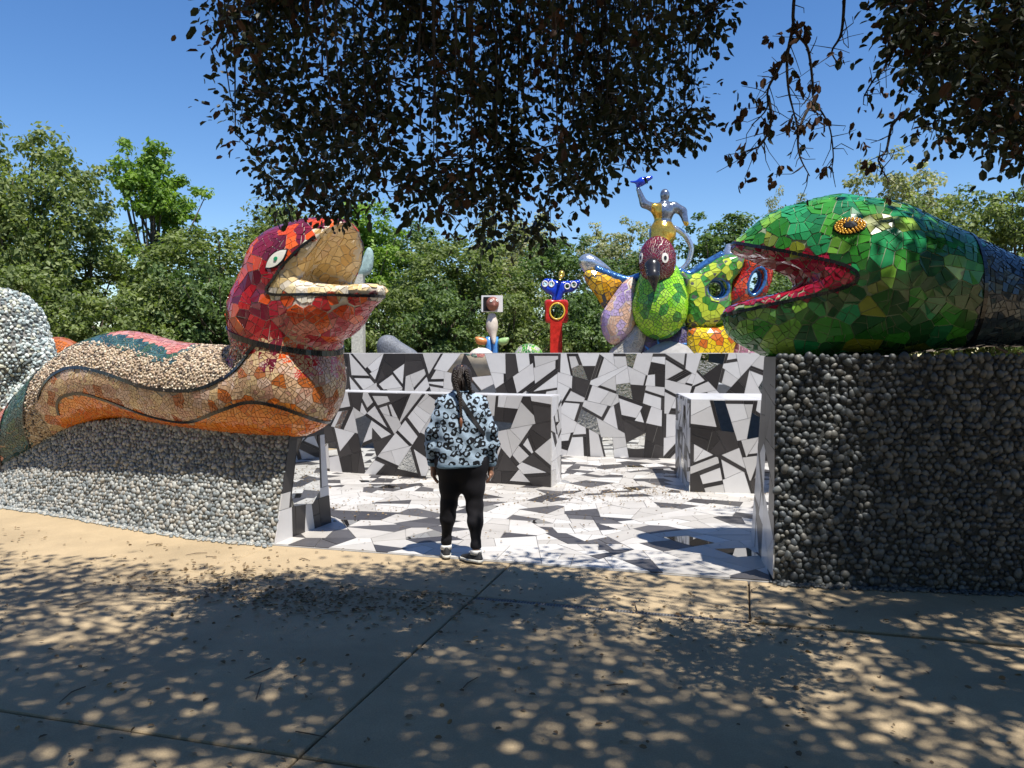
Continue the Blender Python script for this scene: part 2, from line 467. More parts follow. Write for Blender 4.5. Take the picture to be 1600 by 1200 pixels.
# ------------------------------------------------------------------ palettes
mat('dirt', (0.27, 0.20, 0.13), rough=0.95, var=0.3, scale=0.8, bump=0.5, bscale=14)
mat('joint', (0.12, 0.09, 0.06), rough=0.95, var=0.3, scale=8)
def concrete(name, seed):
    m = mat(name, (0.40, 0.305, 0.183), rough=0.9, var=0.10, scale=1.6, bump=0.16, bscale=90)
    nt = m.node_tree; b = nt.nodes['Principled BSDF']; src = b.inputs['Base Color'].links[0].from_socket
    g = nd(nt, 'ShaderNodeNewGeometry')
    # speckle of the exposed sand and the darker stains that leaves leave behind
    n1 = nd(nt, 'ShaderNodeTexNoise'); n1.inputs['Scale'].default_value = 130; n1.inputs['Detail'].default_value = 3
    n2 = nd(nt, 'ShaderNodeTexNoise'); n2.inputs['Scale'].default_value = 0.9; n2.inputs['Detail'].default_value = 7; n2.inputs['Roughness'].default_value = 0.7
    ofs = nd(nt, 'ShaderNodeVectorMath', operation='ADD'); ofs.inputs[1].default_value = (seed*3.1, seed*1.7, 0)
    nt.links.new(g.outputs['Position'], ofs.inputs[0]); nt.links.new(ofs.outputs[0], n2.inputs['Vector']); nt.links.new(g.outputs['Position'], n1.inputs['Vector'])
    r1 = nd(nt, 'ShaderNodeMapRange'); r1.inputs['From Min'].default_value = 0.3; r1.inputs['From Max'].default_value = 0.7; r1.inputs['To Min'].default_value = 0.84; r1.inputs['To Max'].default_value = 1.12
    r2 = nd(nt, 'ShaderNodeMapRange'); r2.inputs['From Min'].default_value = 0.42; r2.inputs['From Max'].default_value = 0.62; r2.inputs['To Min'].default_value = 1.03; r2.inputs['To Max'].default_value = 0.86
    nt.links.new(n1.outputs['Fac'], r1.inputs['Value']); nt.links.new(n2.outputs['Fac'], r2.inputs['Value'])
    mu = nd(nt, 'ShaderNodeMath', operation='MULTIPLY'); nt.links.new(r1.outputs[0], mu.inputs[0]); nt.links.new(r2.outputs[0], mu.inputs[1])
    vm = nd(nt, 'ShaderNodeVectorMath', operation='SCALE'); nt.links.new(src, vm.inputs[0]); nt.links.new(mu.outputs[0], vm.inputs['Scale'])
    nt.links.new(vm.outputs[0], b.inputs['Base Color'])
for i in range(3): concrete('concrete_%d' % i, i+1)
mat('grout_grey', (0.30, 0.29, 0.28), rough=0.9)
mat('grout_pale', (0.62, 0.56, 0.47), rough=0.85)
mat('grout_dark', (0.10, 0.10, 0.10), rough=0.9)
WHITE = shades('tile_white', [(.60, .585, .58), (.56, .545, .535), (.63, .62, .615), (.52, .505, .49)], rough=0.28, var=0.05, scale=3, spec=0.45)
FWHITE = shades('floor_white', [(.50, .475, .44), (.45, .425, .39), (.53, .51, .48), (.41, .385, .35)], rough=0.45, var=0.08, scale=4, bump=0.03, bscale=60)
DARK = shades('tile_dark', [(.032, .028, .027), (.045, .040, .039), (.025, .022, .022)], rough=0.38, var=0.12, scale=5)
FDARK = shades('floor_dark', [(.055, .051, .051), (.08, .075, .075), (.045, .042, .044)], rough=0.5, var=0.12, scale=5)
mat('mirror_glass', (0.86, 0.88, 0.87), rough=0.015, metal=1.0, var=0.02)
mat('mirror_rippled', (0.80, 0.82, 0.80), rough=0.10, metal=1.0, var=0.05, bump=0.35, bscale=26)
MIRROR = ['mirror_glass', 'mirror_glass', 'mirror_rippled']

# ------------------------------------------------------------------ ground and pavement
gm = mesh_np('ground', [(-400, -200, -.06), (400, -200, -.06), (400, 600, -.06), (-400, 600, -.06)], [(0, 1, 2, 3)], ['dirt'])
ground = bpy.data.objects.new('ground', gm); COL.objects.link(ground); tag(ground, 'bare tan dirt ground reaching back under the trees', kind='structure')
v = [E(-16, -10, -.035), E(12, -10, -.035), E(12, 15.5, -.035), E(-16, 15.5, -.035)]
pm = mesh_np('pavement', v, [(0, 1, 2, 3)], ['joint'])
pavement = bpy.data.objects.new('pavement', pm); COL.objects.link(pavement); tag(pavement, 'tan concrete pavement in slabs in front of the sculptures', kind='structure')
slabs = []
c1 = [-13.4, -9.5, -5.65, -1.78, 2.1, 6.0, 9.9]; c2 = [-8.7, -4.8, -0.93, 2.94, 5.265]
for a0, a1 in zip(c1[:-1], c1[1:]):
    for b0, b1 in zip(c2[:-1], c2[1:]): slabs.append((a0, a1, b0, b1))
slabs += [(-13.4, -9.5, 5.265, 10), (-9.5, -4.0, 5.265, 10), (-4.0, -1.78, 5.265, 6.2), (-1.78, .07, 5.265, 6.2), (.07, 4.2, 5.265, 9), (4.2, 9.9, 5.265, 9)]
DR = (-1.80, 0.10, 5.265)          # the drain lies along this joint
rs = random.Random(5)
for a0, a1, b0, b1 in slabs:
    g = 0.0045; dz = rs.uniform(-.002, .002)
    if b1 == 5.265 and a0 in (-1.78,): b1_ = b1-0.05
    else: b1_ = b1
    top = []; bot = []; ring = [(a0, b0), (a1, b0), (a1, b1_), (a0, b1_)]; sg = [(1, 1), (-1, 1), (-1, -1), (1, -1)]
    # edges wander a little so that the joints are not ruled lines
    pts = []
    for i in range(4):
        (xa, ya), (xb, yb) = ring[i], ring[(i+1) % 4]; n = max(2, int(math.hypot(xb-xa, yb-ya)/0.35))
        for k in range(n): 
            t = k/n; pts.append((xa+(xb-xa)*t, ya+(yb-ya)*t))
    cx, cy = (a0+a1)/2, (b0+b1_)/2
    for (x, y) in pts:
        j = rs.uniform(0, .005); ix = x+math.copysign(g+j, cx-x) if abs(abs(x-cx)-(a1-a0)/2) < 1e-6 else x
        iy = y+math.copysign(g+j, cy-y) if abs(abs(y-cy)-(b1_-b0)/2) < 1e-6 else y
        top.append((ix, iy))
    nn = len(top); V = [E(x+math.copysign(.006, cx-x), y+math.copysign(.006, cy-y), dz) for x, y in top]+[E(x, y, dz-.007) for x, y in top]+[E(x, y, -.034) for x, y in top]
    F = [tuple(range(nn))]+[(nn*(r+1)+i, nn*(r+1)+(i+1) % nn, nn*r+(i+1) % nn, nn*r+i) for r in (0, 1) for i in range(nn)]
    c = E(cx, cy, 0); part('slab', mesh_py('slab', np.array(V)-c, F, ['concrete_%d' % rs.randrange(3)]), pavement, c)

# ------------------------------------------------------------------ courtyard floor of broken tile
fl = []
dom = [(-7.6, 6.2), (3.0, 6.2), (3.0, 15.2), (-7.6, 15.2)]
rf = random.Random(21)
pts = poisson2(10.6, 9.0, 0.62, rf, x0=-7.6, y0=6.2)
ft = []
for cell, p in voronoi2(dom, pts):
    for piece in shatter(cell, 0.115 if rf.random() < .7 else 0.05, rf):
        if p[1] < 7.4: piece = clip(clip(piece, (1, 0), .22), (-1, 0), 4.02)
        if len(piece) < 3: continue
        w = inset(piece, 0.0032)
        if len(w) < 3 or parea(w) < .003: continue
        k = rf.random(); m = rf.choice(FWHITE) if k < .71 else (rf.choice(FDARK) if k < .965 else 'mirror_glass')
        dz = rf.uniform(-.0012, .0012)
        ft.append(([E(x, y, .014+dz+rf.uniform(-.0005, .0005)) for x, y in w], [E(x, y, .003) for x, y in w], m))
V8 = [E(-4.03, 6.185, .006), E(.225, 6.185, .006), E(.225, 7.25, .006), E(3.1, 7.25, .006), E(3.1, 15.3, .006), E(-7.7, 15.3, .006), E(-7.7, 7.25, .006), E(-4.03, 7.25, .006)]
fm = mesh_py('floor', V8+[v-np.array([0, 0, .03]) for v in V8], [tuple(range(8))]+[(8+i, 8+(i+1) % 8, (i+1) % 8, i) for i in range(8)], ['grout_grey'])
floor = bpy.data.objects.new('floor', fm); COL.objects.link(floor); tag(floor, 'courtyard floor of broken white and dark grey tiles', kind='structure')
lay(ft, floor, 300, 'tile', 'far_tiles')

# ------------------------------------------------------------------ walls
def carve(poly, amax, rnd):
    """straight cuts at odd angles: shards of very different sizes, some slivers, some with five or six sides"""
    todo = [poly]; out = []
    while todo:
        q = todo.pop(); ar = parea(q)
        if len(q) < 3 or ar < 1e-4: continue
        if ar < amax*rnd.uniform(.35, 1.5): out.append(q); continue
        c = pcent(q); s = math.sqrt(ar); L = max((math.hypot(q[(i+1) % len(q)][0]-q[i][0], q[(i+1) % len(q)][1]-q[i][1]), i) for i in range(len(q)))[1]
        e = (q[(L+1) % len(q)][0]-q[L][0], q[(L+1) % len(q)][1]-q[L][1]); el = math.hypot(*e)
        if el > 3*s: an = math.atan2(e[1], e[0])+rnd.uniform(-.5, .5); c = (c[0]+rnd.uniform(-.25, .25)*e[0], c[1]+rnd.uniform(-.25, .25)*e[1])
        else: an = math.atan2(e[1], e[0])+rnd.gauss(0, .34); c = (c[0]+rnd.uniform(-.22, .22)*s, c[1]+rnd.uniform(-.22, .22)*s)
        todo += list(cut(q, c, an))
    return out
def plane_tiles(quad, r, rnd, dark=.21, mirror=.13, amax=.045, th=.010, bars=.62, gap=.0025, mmin=.02):
    """broken black, white and mirror tiles over a convex quad (corners counter-clockwise seen from the front)"""
    q = [np.asarray(p, float) for p in quad]; ex = (q[1]-q[0])/np.linalg.norm(q[1]-q[0])
    n = np.cross(ex, q[3]-q[0]); n /= np.linalg.norm(n); ez = np.cross(n, ex)
    d2 = [((p-q[0])@ex, (p-q[0])@ez) for p in q]; xs = [p[0] for p in d2]; ys = [p[1] for p in d2]
    w, h = max(xs)-min(xs), max(ys)-min(ys)
    out = []
    for cell in carve(d2, r*r, rnd):
        k = rnd.random(); big = parea(cell) > mmin
        kind = 'd' if k < dark else ('m' if (k < dark+mirror and big) else 'w')
        cells = [(cell, kind)]
        if kind == 'w':
            # a dark bar runs along one or two edges of the white shard
            for _ in range(2):
                if rnd.random() < bars:
                    c0 = cells[0][0]; i = rnd.randrange(len(c0)); a, b = c0[i], c0[(i+1) % len(c0)]
                    l = math.hypot(b[0]-a[0], b[1]-a[1])
                    if l < .1: continue
                    nn = ((b[1]-a[1])/l, -(b[0]-a[0])/l); wd = rnd.uniform(.028, .055)
                    d = nn[0]*a[0]+nn[1]*a[1]-wd
                    keep = clip(c0, nn, d); off = clip(c0, (-nn[0], -nn[1]), -d)
                    if len(keep) > 2 and len(off) > 2 and parea(keep) > .01: cells[0] = (keep, 'w'); cells.append((off, 'd'))
        for c, kd_ in cells:
            pcs = shatter(c, amax*(1.6 if kd_ == 'w' else 1.0), rnd) if kd_ != 'm' else shatter(c, .22, rnd)
            mm = rnd.choice(MIRROR)
            for piece in pcs:
                s = inset(piece, gap)
                if len(s) < 3 or parea(s) < 4e-4: continue
                m = rnd.choice(WHITE) if kd_ == 'w' else (rnd.choice(DARK) if kd_ == 'd' else mm)
                t = th+rnd.uniform(-.0008, .0008); tx, ty = rnd.uniform(-.006, .006), rnd.uniform(-.006, .006); cc = pcent(s)
                top = [q[0]+ex*x+ez*y+n*(t+tx*(x-cc[0])+ty*(y-cc[1])) for x, y in s]; bot = [q[0]+ex*x+ez*y-n*.002 for x, y in s]
                out.append((top, bot, m))
    return out
def hexa(b, t):
    """solid from a bottom ring and a top ring of four"""
    n = len(b); V = list(b)+list(t)
    return V, [tuple(range(n-1, -1, -1)), tuple(range(n, 2*n))]+[(i, (i+1) % n, n+(i+1) % n, n+i) for i in range(n)]
Z = np.array([0, 0, 1.0])
def mosaic_wall(name, base, height, label, seed, faces=(0, 1, 3), r=.30, cap=True, **kw):
    """base: 4 ground corners, counter-clockwise from the near left one; faces: which sides carry tile"""
    rnd = random.Random(seed); base = [np.asarray(p, float)+Z*.008 for p in base]; top = [p+Z*height for p in base]
    c = np.mean(base, 0); R = root(name, c, label, 'wall', 'black and white mosaic walls in the courtyard')
    V, F = hexa(base, top); core = part('core', mesh_py('core', V, F, ['grout_grey']), R)
    ts = []
    for f in faces:
        a, b = f, (f+1) % 4; ts += plane_tiles([base[a], base[b], top[b], top[a]], r, rnd, **kw)
    if cap:  # row of white tiles along the top
        n = max(3, int(np.linalg.norm(top[1]-top[0])/.42)); o = np.array([0, 0, .010])
        for i in range(n):
            f0, f1 = i/n+.002, (i+1)/n-.002
            a, b, cc, d = top[0]+(top[1]-top[0])*f0, top[0]+(top[1]-top[0])*f1, top[3]+(top[2]-top[3])*f1, top[3]+(top[2]-top[3])*f0
            ts.append(([a+o, b+o, cc+o, d+o], [a-Z*.002, b-Z*.002, cc-Z*.002, d-Z*.002], rnd.choice(WHITE)))
    lay(ts, R, 300, 'tile', 'small_tiles'); return R
g0, g1 = G(875, 713), G(1060, 718); dr = (g1-g0)/np.linalg.norm(g1-g0); nb = np.array([-dr[1], dr[0], 0])
bl, br = g0-dr*4.6, g1+dr*3.2
mosaic_wall('mosaic_wall', [bl, br, br+nb*.4, bl+nb*.4], 1.70, 'tall black and white mosaic wall closing the back of the courtyard', 3, faces=(0,), r=.33, amax=.075, mirror=.13, dark=.20)
g0, g1 = G(520, 738), G(861, 763); dr = (g1-g0)/np.linalg.norm(g1-g0); e = G(876, 754)
th_ = e-g1; th_[2] = 0
a0 = g0-dr*1.2
mosaic_wall('mosaic_wall', [a0, g1, g1+th_, a0+th_], 1.15, 'low black and white mosaic wall in the courtyard just behind the woman', 11, faces=(0, 1), r=.27, amax=.055)
g1, g0 = G(1078, 770), G(1056, 740); g2 = G(1250, 775)
mosaic_wall('mosaic_wall', [g1, g2, g2+(g0-g1), g0], 1.13, 'low mosaic wall stub with mirror panes beside the right gatepost', 17, faces=(0, 3), r=.27, amax=.055)

# ------------------------------------------------------------------ the pebbled perimeter walls
PEB = shades('pebble_stone', [(.30, .31, .30), (.22, .24, .24), (.38, .385, .36), (.16, .18, .185), (.33, .31, .27)], rough=0.55, var=0.18, scale=18, bump=0.1, bscale=80)
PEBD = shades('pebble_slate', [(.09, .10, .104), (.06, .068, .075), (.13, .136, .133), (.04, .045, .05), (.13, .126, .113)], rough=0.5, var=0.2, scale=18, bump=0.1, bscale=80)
mat('mortar', (0.20, 0.195, 0.18), rough=0.95, var=0.2, scale=20, bump=0.5, bscale=60)
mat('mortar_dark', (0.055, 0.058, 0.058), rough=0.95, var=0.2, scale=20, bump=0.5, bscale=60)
def pebble_wall(label, front, d, h, ftop, btop, seed, pebmats, mortar, r, ccw, jamb_kw, hfun=None, pane=None):
    """front: ground points from the gateway outwards; d: thickness vector; ftop/btop: how far the top leans in, as a share of d"""
    path = catmull(front, 10); n = len(path); K = 14; R = root('pebble_wall', path[0], label, 'wall', 'pebbled perimeter walls')
    grid = []; sg_ = np.r_[0, np.cumsum(np.linalg.norm(np.diff(path, axis=0), axis=1))]; hs = hfun(sg_)*h if hfun else np.full(n, h)
    for p, h_ in zip(path, hs):
        for k in range(K+1):
            t = k/K; grid.append(p+d*ftop*t+Z*h_*t)
    Q = [(i*(K+1)+k, (i+1)*(K+1)+k, (i+1)*(K+1)+k+1, i*(K+1)+k+1) for i in range(n-1) for k in range(K)]
    Q = np.array(Q) if ccw else np.array(Q)[:, ::-1]
    S = Surf(grid, Q, relax=0)
    # solid core: front, back, top and the two ends
    V = []; F = []
    for p, h_ in zip(path, hs): V += [p, p+d*ftop+Z*h_, p+d*(1-btop)+Z*h_, p+d]
    for i in range(n-1):
        for k in range(4):
            q = (i*4+k, i*4+(k+1) % 4, (i+1)*4+(k+1) % 4, (i+1)*4+k); F.append(q if not ccw else q[::-1])
    F += [(0, 1, 2, 3), tuple((n-1)*4+k for k in (3, 2, 1, 0))]
    part('core', mesh_py('core', V, F, [mortar]), R)
    seg = np.r_[0, np.cumsum(np.linalg.norm(np.diff(path, axis=0), axis=1))]; rows = int(h/(r*.84)); pp = []
    pxs = 800+FPX*path[:, 0]/path[:, 1]; vis_ = (pxs > -120) & (pxs < 1720); s1 = seg[vis_].max()
    for k in range(rows+1):
        s = np.arange(0.012, s1, r)+(r/2 if k % 2 else 0); t = (k+.35)/rows; s = s+rng.uniform(-.3, .3, len(s))*r; tt = t+rng.uniform(-.28, .28, len(s))/rows
        ok = rng.random(len(s)) > .04; s, tt = s[ok], np.clip(tt[ok], 0, 1)
        b_ = np.stack([np.interp(s, seg, path[:, i]) for i in range(3)], 1); hh = hfun(s)*h if hfun else np.full(len(s), h)
        pp.append(b_+d*ftop*tt[:, None]+Z*(hh*tt)[:, None])
    pp = np.concatenate(pp); nn = np.array([S.normal(x) for x in pp]); rad = r*rng.choice([.66, .85, 1.0, 1.12, 1.32], len(pp), p=[.20, .24, .24, .18, .14])
    stones(pp, nn, rad*.50, pebmats, R, 300, 'pebble', 'small_pebbles', flat=.75, sink=.2)
    # gravel foot along the ground
    L = resample(path, .02); out = -d/np.linalg.norm(d); m_ = 3
    fp = np.concatenate([L+out*rng.uniform(.0, .09, (len(L), 1))+rng.normal(0, .01, (len(L), 3))*[1, 1, 0]+Z*.004 for _ in range(m_)])
    stones(fp, np.tile(Z, (len(fp), 1)), rng.uniform(.009, .02, len(fp)), pebmats, R, 0, 'pebble', 'foot_gravel', flat=.7)
    # tiled end that faces the gateway
    N, T, B, Fb = path[0], path[0]+d*ftop+Z*h, path[0]+d*(1-btop)+Z*h, path[0]+d
    quad = [N, Fb, B, T] if not ccw else [Fb, N, T, B]
    ts = plane_tiles(quad, rnd=random.Random(seed), **jamb_kw) if not pane else []
    if pane:                                        # one big mirror pane framed by shards
        A, B_, C_, D_ = [np.asarray(x) for x in quad]; bl = lambda s, t: (A*(1-s)+B_*s)*(1-t)+(D_*(1-s)+C_*s)*t
        x0, x1, y0, y1 = pane; rj = random.Random(seed); ex_ = (B_-A)/np.linalg.norm(B_-A); nv = np.cross(ex_, D_-A); nv /= np.linalg.norm(nv)
        oct_ = [(x0+.05, y0), (x1-.16, y0-.03), (x1, y0+.08), (x1+.01, y1-.12), (x1-.12, y1), (x0+.14, y1), (x0, y1-.16), (x0-.02, y0+.1)]
        pts3 = [bl(s, t) for s, t in oct_]; ts.append(([p+nv*.012 for p in pts3], [p for p in pts3], 'mirror_glass'))
        ring = [(0, 0), (1, 0), (1, 1), (0, 1)]
        for sa, sb, ta, tb in ((0, .5, 0, y0), (.5, 1, 0, y0), (0, x0, y0, .45), (0, x0, .45, y1), (x1, 1, y0, .4), (x1, 1, .4, y1), (0, .4, y1, 1), (.4, 1, y1, 1)):
            q4 = [bl(sa, ta), bl(sb, ta), bl(sb, tb), bl(sa, tb)]; ts += plane_tiles(q4, .30, rj, dark=.42, mirror=0, amax=.1, bars=.25, th=.009)
    lay(ts, R, 200)
    return R, S, path
LN, LF = G(428, 852), G(517, 818); RN, RF = G(1210, 911), G(1175, 845)
pebble_wall('low sunlit wall of light grey pebbles under the red and orange serpent', [LN, G(272, 835), G(60, 799), G(-150, 775), G(-420, 757)], LF-LN, .98, .27, .136, 41, PEB, 'mortar', .041, False,
            dict(r=.40, amax=.10, mirror=.42, dark=.25, mmin=.05), hfun=lambda s: np.interp(s, [0, .4, 1.3, 2.2, 3.0, 3.7, 4.4, 6], [.97, .97, 1.0, 1.05, .95, .74, .55, .4]), pane=(.22, .80, .30, .93))
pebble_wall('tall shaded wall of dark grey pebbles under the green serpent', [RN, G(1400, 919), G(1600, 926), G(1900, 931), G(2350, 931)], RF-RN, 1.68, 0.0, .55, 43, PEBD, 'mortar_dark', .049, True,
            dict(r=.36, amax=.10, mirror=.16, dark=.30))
# ------------------------------------------------------------------ serpents of broken tile
class Frame:
    def __init__(s, O, fwd):
        s.O = np.asarray(O, float); f = np.array([fwd[0], fwd[1], 0.0]); s.f = f/np.linalg.norm(f); s.l = np.cross(Z, s.f)
        s.M = np.stack([s.f, s.l, Z])
    def loc(s, p): return (np.atleast_2d(p)-s.O)@s.M.T
    def wor(s, q): return np.atleast_2d(q)@s.M+s.O
def hit(S, px, py):
    r = ray(px, py); l, n, i, d = S.bvh.ray_cast(Vector((0, 0, CAM_H)), Vector(r).normalized())
    return (np.array(l), S.normal(np.array(l))) if l is not None else (None, None)
def disc(S, c, n, outline, m, name, parent, high, tilt=0.0, rings=4):
    """a raised inlay that follows the surface; outline in metres around c, x along the surface's level direction"""
    u = np.cross(Z, n); u /= np.linalg.norm(u); v = np.cross(n, u)
    ct, st = math.cos(tilt), math.sin(tilt); k = len(outline); V = []; F = []
    for r in range(rings+1):
        t = 1-r/rings if r < rings else 0.02
        for x, y in outline:
            X, Y = (x*ct-y*st)*t, (x*st+y*ct)*t; p = S.near(c+u*X+v*Y); V.append(p+S.normal(p)*high)
    for x, y in outline:
        X, Y = x*ct-y*st, x*st+y*ct; p = S.near(c+u*X+v*Y); V.append(p-S.normal(p)*.004)
    for r in range(rings):
        for i in range(k): F.append((r*k+i, r*k+(i+1) % k, (r+1)*k+(i+1) % k, (r+1)*k+i))
    F.append(tuple(rings*k+i for i in range(k))); b = (rings+1)*k
    for i in range(k): F.append((b+i, b+(i+1) % k, (i+1) % k, i))
    return part(name, mesh_py(name, V, F, [m], smooth=False), parent)
def oval(a, b, n=20): return [(a*math.cos(2*math.pi*i/n), b*math.sin(2*math.pi*i/n)) for i in range(n)]
def almond(a, b, n=9):
    up = [(-a+2*a*i/n, b*math.sin(math.pi*i/n)**.8) for i in range(n)]; return [(x, -y) for x, y in up]+[(a-2*a*i/n, b*math.sin(math.pi*i/n)**.8) for i in range(n)]
def wedge(q, af, az, up, lo, k):
    f, z = q[:, 0]-af, q[:, 2]-az
    du = z*math.cos(up)-f*math.sin(up); dl = -(z*math.cos(lo)-f*math.sin(lo))
    return smax(du, dl, k)

GL = dict(rough=0.12, var=0.12, scale=5, spec=0.5, coat=0.1)
REDS = shades('glaze_red', [(.42, .018, .025), (.34, .012, .022), (.48, .03, .03)], **GL)
ORNG = shades('glaze_vermilion', [(.68, .085, .016), (.60, .07, .014), (.72, .12, .02)], **GL)
MARO = shades('glaze_maroon', [(.16, .012, .03), (.12, .012, .025), (.20, .016, .035)], **GL)
ROSE = shades('glaze_rose', [(.52, .10, .10), (.46, .05, .065), (.58, .19, .15), (.40, .02, .04)], **GL)
CREAM = shades('glaze_cream', [(.66, .48, .22), (.60, .40, .17), (.70, .54, .30)], **GL)
PEARL = shades('glaze_pearl', [(.74, .60, .36), (.70, .52, .25), (.76, .68, .56)], **GL)
TANS = shades('glaze_tan', [(.60, .39, .23), (.54, .34, .20), (.66, .47, .25), (.48, .26, .18), (.62, .43, .32)], **GL)
RUST = shades('glaze_rust', [(.46, .13, .025), (.38, .10, .02)], **GL)
BELLY = shades('glaze_orange', [(.76, .22, .022), (.70, .17, .018), (.78, .28, .045)], **GL)
TEAL = shades('glaze_teal', [(.045, .10, .10), (.06, .13, .13), (.03, .075, .085), (.05, .11, .07)], **GL)
PINK = shades('glaze_pink', [(.58, .22, .17), (.52, .17, .14), (.62, .28, .22)], **GL)
mat('glaze_black', (.012, .012, .014), rough=.2, var=.2)
mat('eye_white', (.76, .73, .64), rough=.2, var=.06)
mat('eye_green', (.02, .28, .13), rough=.15)
SAND = shades('gravel_sand', [(.52, .42, .29), (.40, .29, .19), (.62, .54, .42), (.28, .20, .14), (.50, .38, .28), (.10, .075, .06)], rough=.5, var=.15, scale=25)

# --- red serpent
front_l = catmull([LN, G(272, 835), G(60, 799), G(-150, 775), G(-420, 757)], 10); mid_l = front_l+(LF-LN)*.40
def on_mid(px, py):
    pxs = 800+FPX*mid_l[:, 0]/mid_l[:, 1]; i = np.argsort(pxs); d = np.interp(px, pxs[i], mid_l[i, 1]); return P(px, py, d)
bpts = [on_mid(460, 607), on_mid(400, 610), on_mid(330, 606), on_mid(260, 597), on_mid(200, 585), on_mid(145, 597), on_mid(98, 624), on_mid(55, 660), on_mid(10, 700), on_mid(-60, 760)]
brad = [.445, .42, .41, .42, .455, .44, .385, .34, .31, .30]
bc = catmull(bpts, 3); brc = np.interp(np.linspace(0, 1, len(bc)), np.linspace(0, 1, len(brad)), brad)
FR = Frame(P(450, 455, 7.5), (.83, -.557))
def red_wedge(q): return wedge(q, .40, .035, math.radians(47), math.radians(-1), .16)
def red_pal(q):
    c = np.array([.68, 0, .31]); a = math.radians(47); x = (q[:, 0]-c[0])*math.cos(a)+(q[:, 2]-c[2])*math.sin(a); z = -(q[:, 0]-c[0])*math.sin(a)+(q[:, 2]-c[2])*math.cos(a)
    return ell(np.stack([x, q[:, 1], z], 1), (0, 0, 0), (.31, .26, .14))
def red_lip(q): q = np.atleast_2d(q); return .06+.05*np.clip((.05-q[:, 2])/.09, 0, 1)
def red_jawdip(q): return ell(q, (.72, 0, .10), (.42, .24, .13))
def red_sdf(p):
    q = FR.loc(p); w = q*np.array([1, .92, 1])
    skull = chain(w, [(-.06, 0, -.22), (.16, 0, .15), (.46, 0, .28), (.72, 0, .40)], [.44, .43, .335, .19], .15)
    wj = q*np.array([1, .80, 1.0])
    jaw = smin(cone(wj, (.0, 0, -.20), (.55, 0, -.16), .42, .27), cone(wj, (.55, 0, -.16), (1.02, 0, -.03), .28, .14), .15)
    neck = cone(w, (-.03, 0, -.25), (.03, 0, -.75), .45, .47)
    h = smin(smin(skull, jaw, .12), neck, .15)
    h = h-.020*np.exp(-((red_wedge(q)-.045)/.04)**2)*(q[:, 0] > .1)
    h = smax(h, -red_wedge(q), .07); h = smax(h, -red_pal(q), .05); h = smax(h, -red_jawdip(q), .05)
    body = chain(p, bc, brc)
    return smin(h, body, .10)
V, Q = nets(red_sdf, (-6.2, 6.1, -.1), (-.7, 10.2, 3.15), .042)
SR = Surf(V, Q, relax=2); QR = FR.loc(SR.V)
neck_v = QR[:, 2]+.45+.27*QR[:, 0]
on_head = (QR[:, 0] > -.8) & (QR[:, 0] < 1.4) & (np.abs(QR[:, 1]) < .8)
headv = (neck_v > 0) & on_head
mat('grout_sand', (.42, .33, .23), rough=.85)
red = root('red_serpent', bpts[3]*np.array([1, 1, 0])+Z*.9, 'serpent sculpture with gaping red mosaic head on a tan and orange body', 'sculpture', 'mosaic serpents either side of the gateway')
fq = headv[SR.Q].sum(1) >= 2
R_head = part('head', mesh_np('head', SR.V, SR.Q[fq], ['grout_pale'], smooth=True), red)
R_body = part('body', mesh_np('body', SR.V, SR.Q[~fq], ['grout_sand'], smooth=True), red)
# patterns: wavy lines along the body, given as heights over the ground plan
def zline(pts): 
    w = catmull([on_mid(x, y) for x, y in pts], 6); o = np.argsort(w[:, 0]); return w[o, 0], w[o, 2]
xb1, zb1 = zline([(118, 655), (128, 622), (160, 611), (200, 622), (255, 645), (310, 655), (365, 638), (410, 624), (450, 628), (490, 645), (530, 668)])
xb2, zb2 = zline([(90, 655), (100, 612), (125, 583), (160, 573), (205, 582), (260, 602), (325, 607), (370, 592), (400, 570), (425, 540), (470, 505)])
xb3, zb3 = zline([(60, 620), (100, 572), (150, 541), (200, 543), (250, 556), (292, 564), (330, 520), (400, 480)])
xb4, zb4 = zline([(60, 570), (150, 522), (200, 525), (250, 538), (300, 549), (330, 500), (400, 460)])
XA, XB, XC, XD = (on_mid(x, y)[0] for x, y in ((72, 600), (33, 640), (118, 640), (95, 640)))
def body_fields(p):
    p = np.atleast_2d(p); x = p[:, 0]; z = p[:, 2]
    f1 = z-np.interp(x, xb1, zb1); f2 = z-np.interp(x, xb2, zb2); f3 = z-np.interp(x, xb3, zb3); f4 = z-np.interp(x, xb4, zb4)
    tl = x-(XA+.25*(z-1.1)); tr = x-(XB+.30*(z-.9))
    return f1, f2, f3, f4, tl, tr
def region(p):
    f1, f2, f3, f4, tl, tr = (v[0] for v in body_fields(p))
    if tr < 0: return 'pink'
    if tl < 0: return 'teal'
    if f2 > 0 and f4 > 0: return 'pink'
    if f2 > 0 and f3 > 0: return 'teal'
    if f2 > 0: return 'gravel'
    if p[0] < XD: return 'gravel'
    if f1 > 0 or p[0] < XC: return 'tan'
    return 'belly'
def is_head(p):
    q = FR.loc(p)[0]; return (q[2]+.45+.27*q[0] > 0) and -.8 < q[0] < 1.4 and abs(q[1]) < .8
def red_colour(p, n):
    q = FR.loc(p); w = red_wedge(q)[0]; inm = w < .012 or red_pal(q)[0] < .03 or red_jawdip(q)[0] < .03
    q = q[0]
    if inm and q[0] > .12: return (CREAM, .008)
    if w < red_lip(q)[0] and q[0] > .12: return (PEARL, .0035)
    k = rr.random()
    if q[2] < -.12 and q[0] > .30: return (rr.choice([ROSE, ROSE, REDS, ROSE, ORNG]), .0045)
    if q[2] > .25: return (MARO if k < .6 else ORNG, .005)
    return (REDS if k < .42 else ORNG if k < .72 else MARO, .006 if k < .42 else .012)
rr = random.Random(12)
front = lambda p, n: (n[:, 1] < .55)
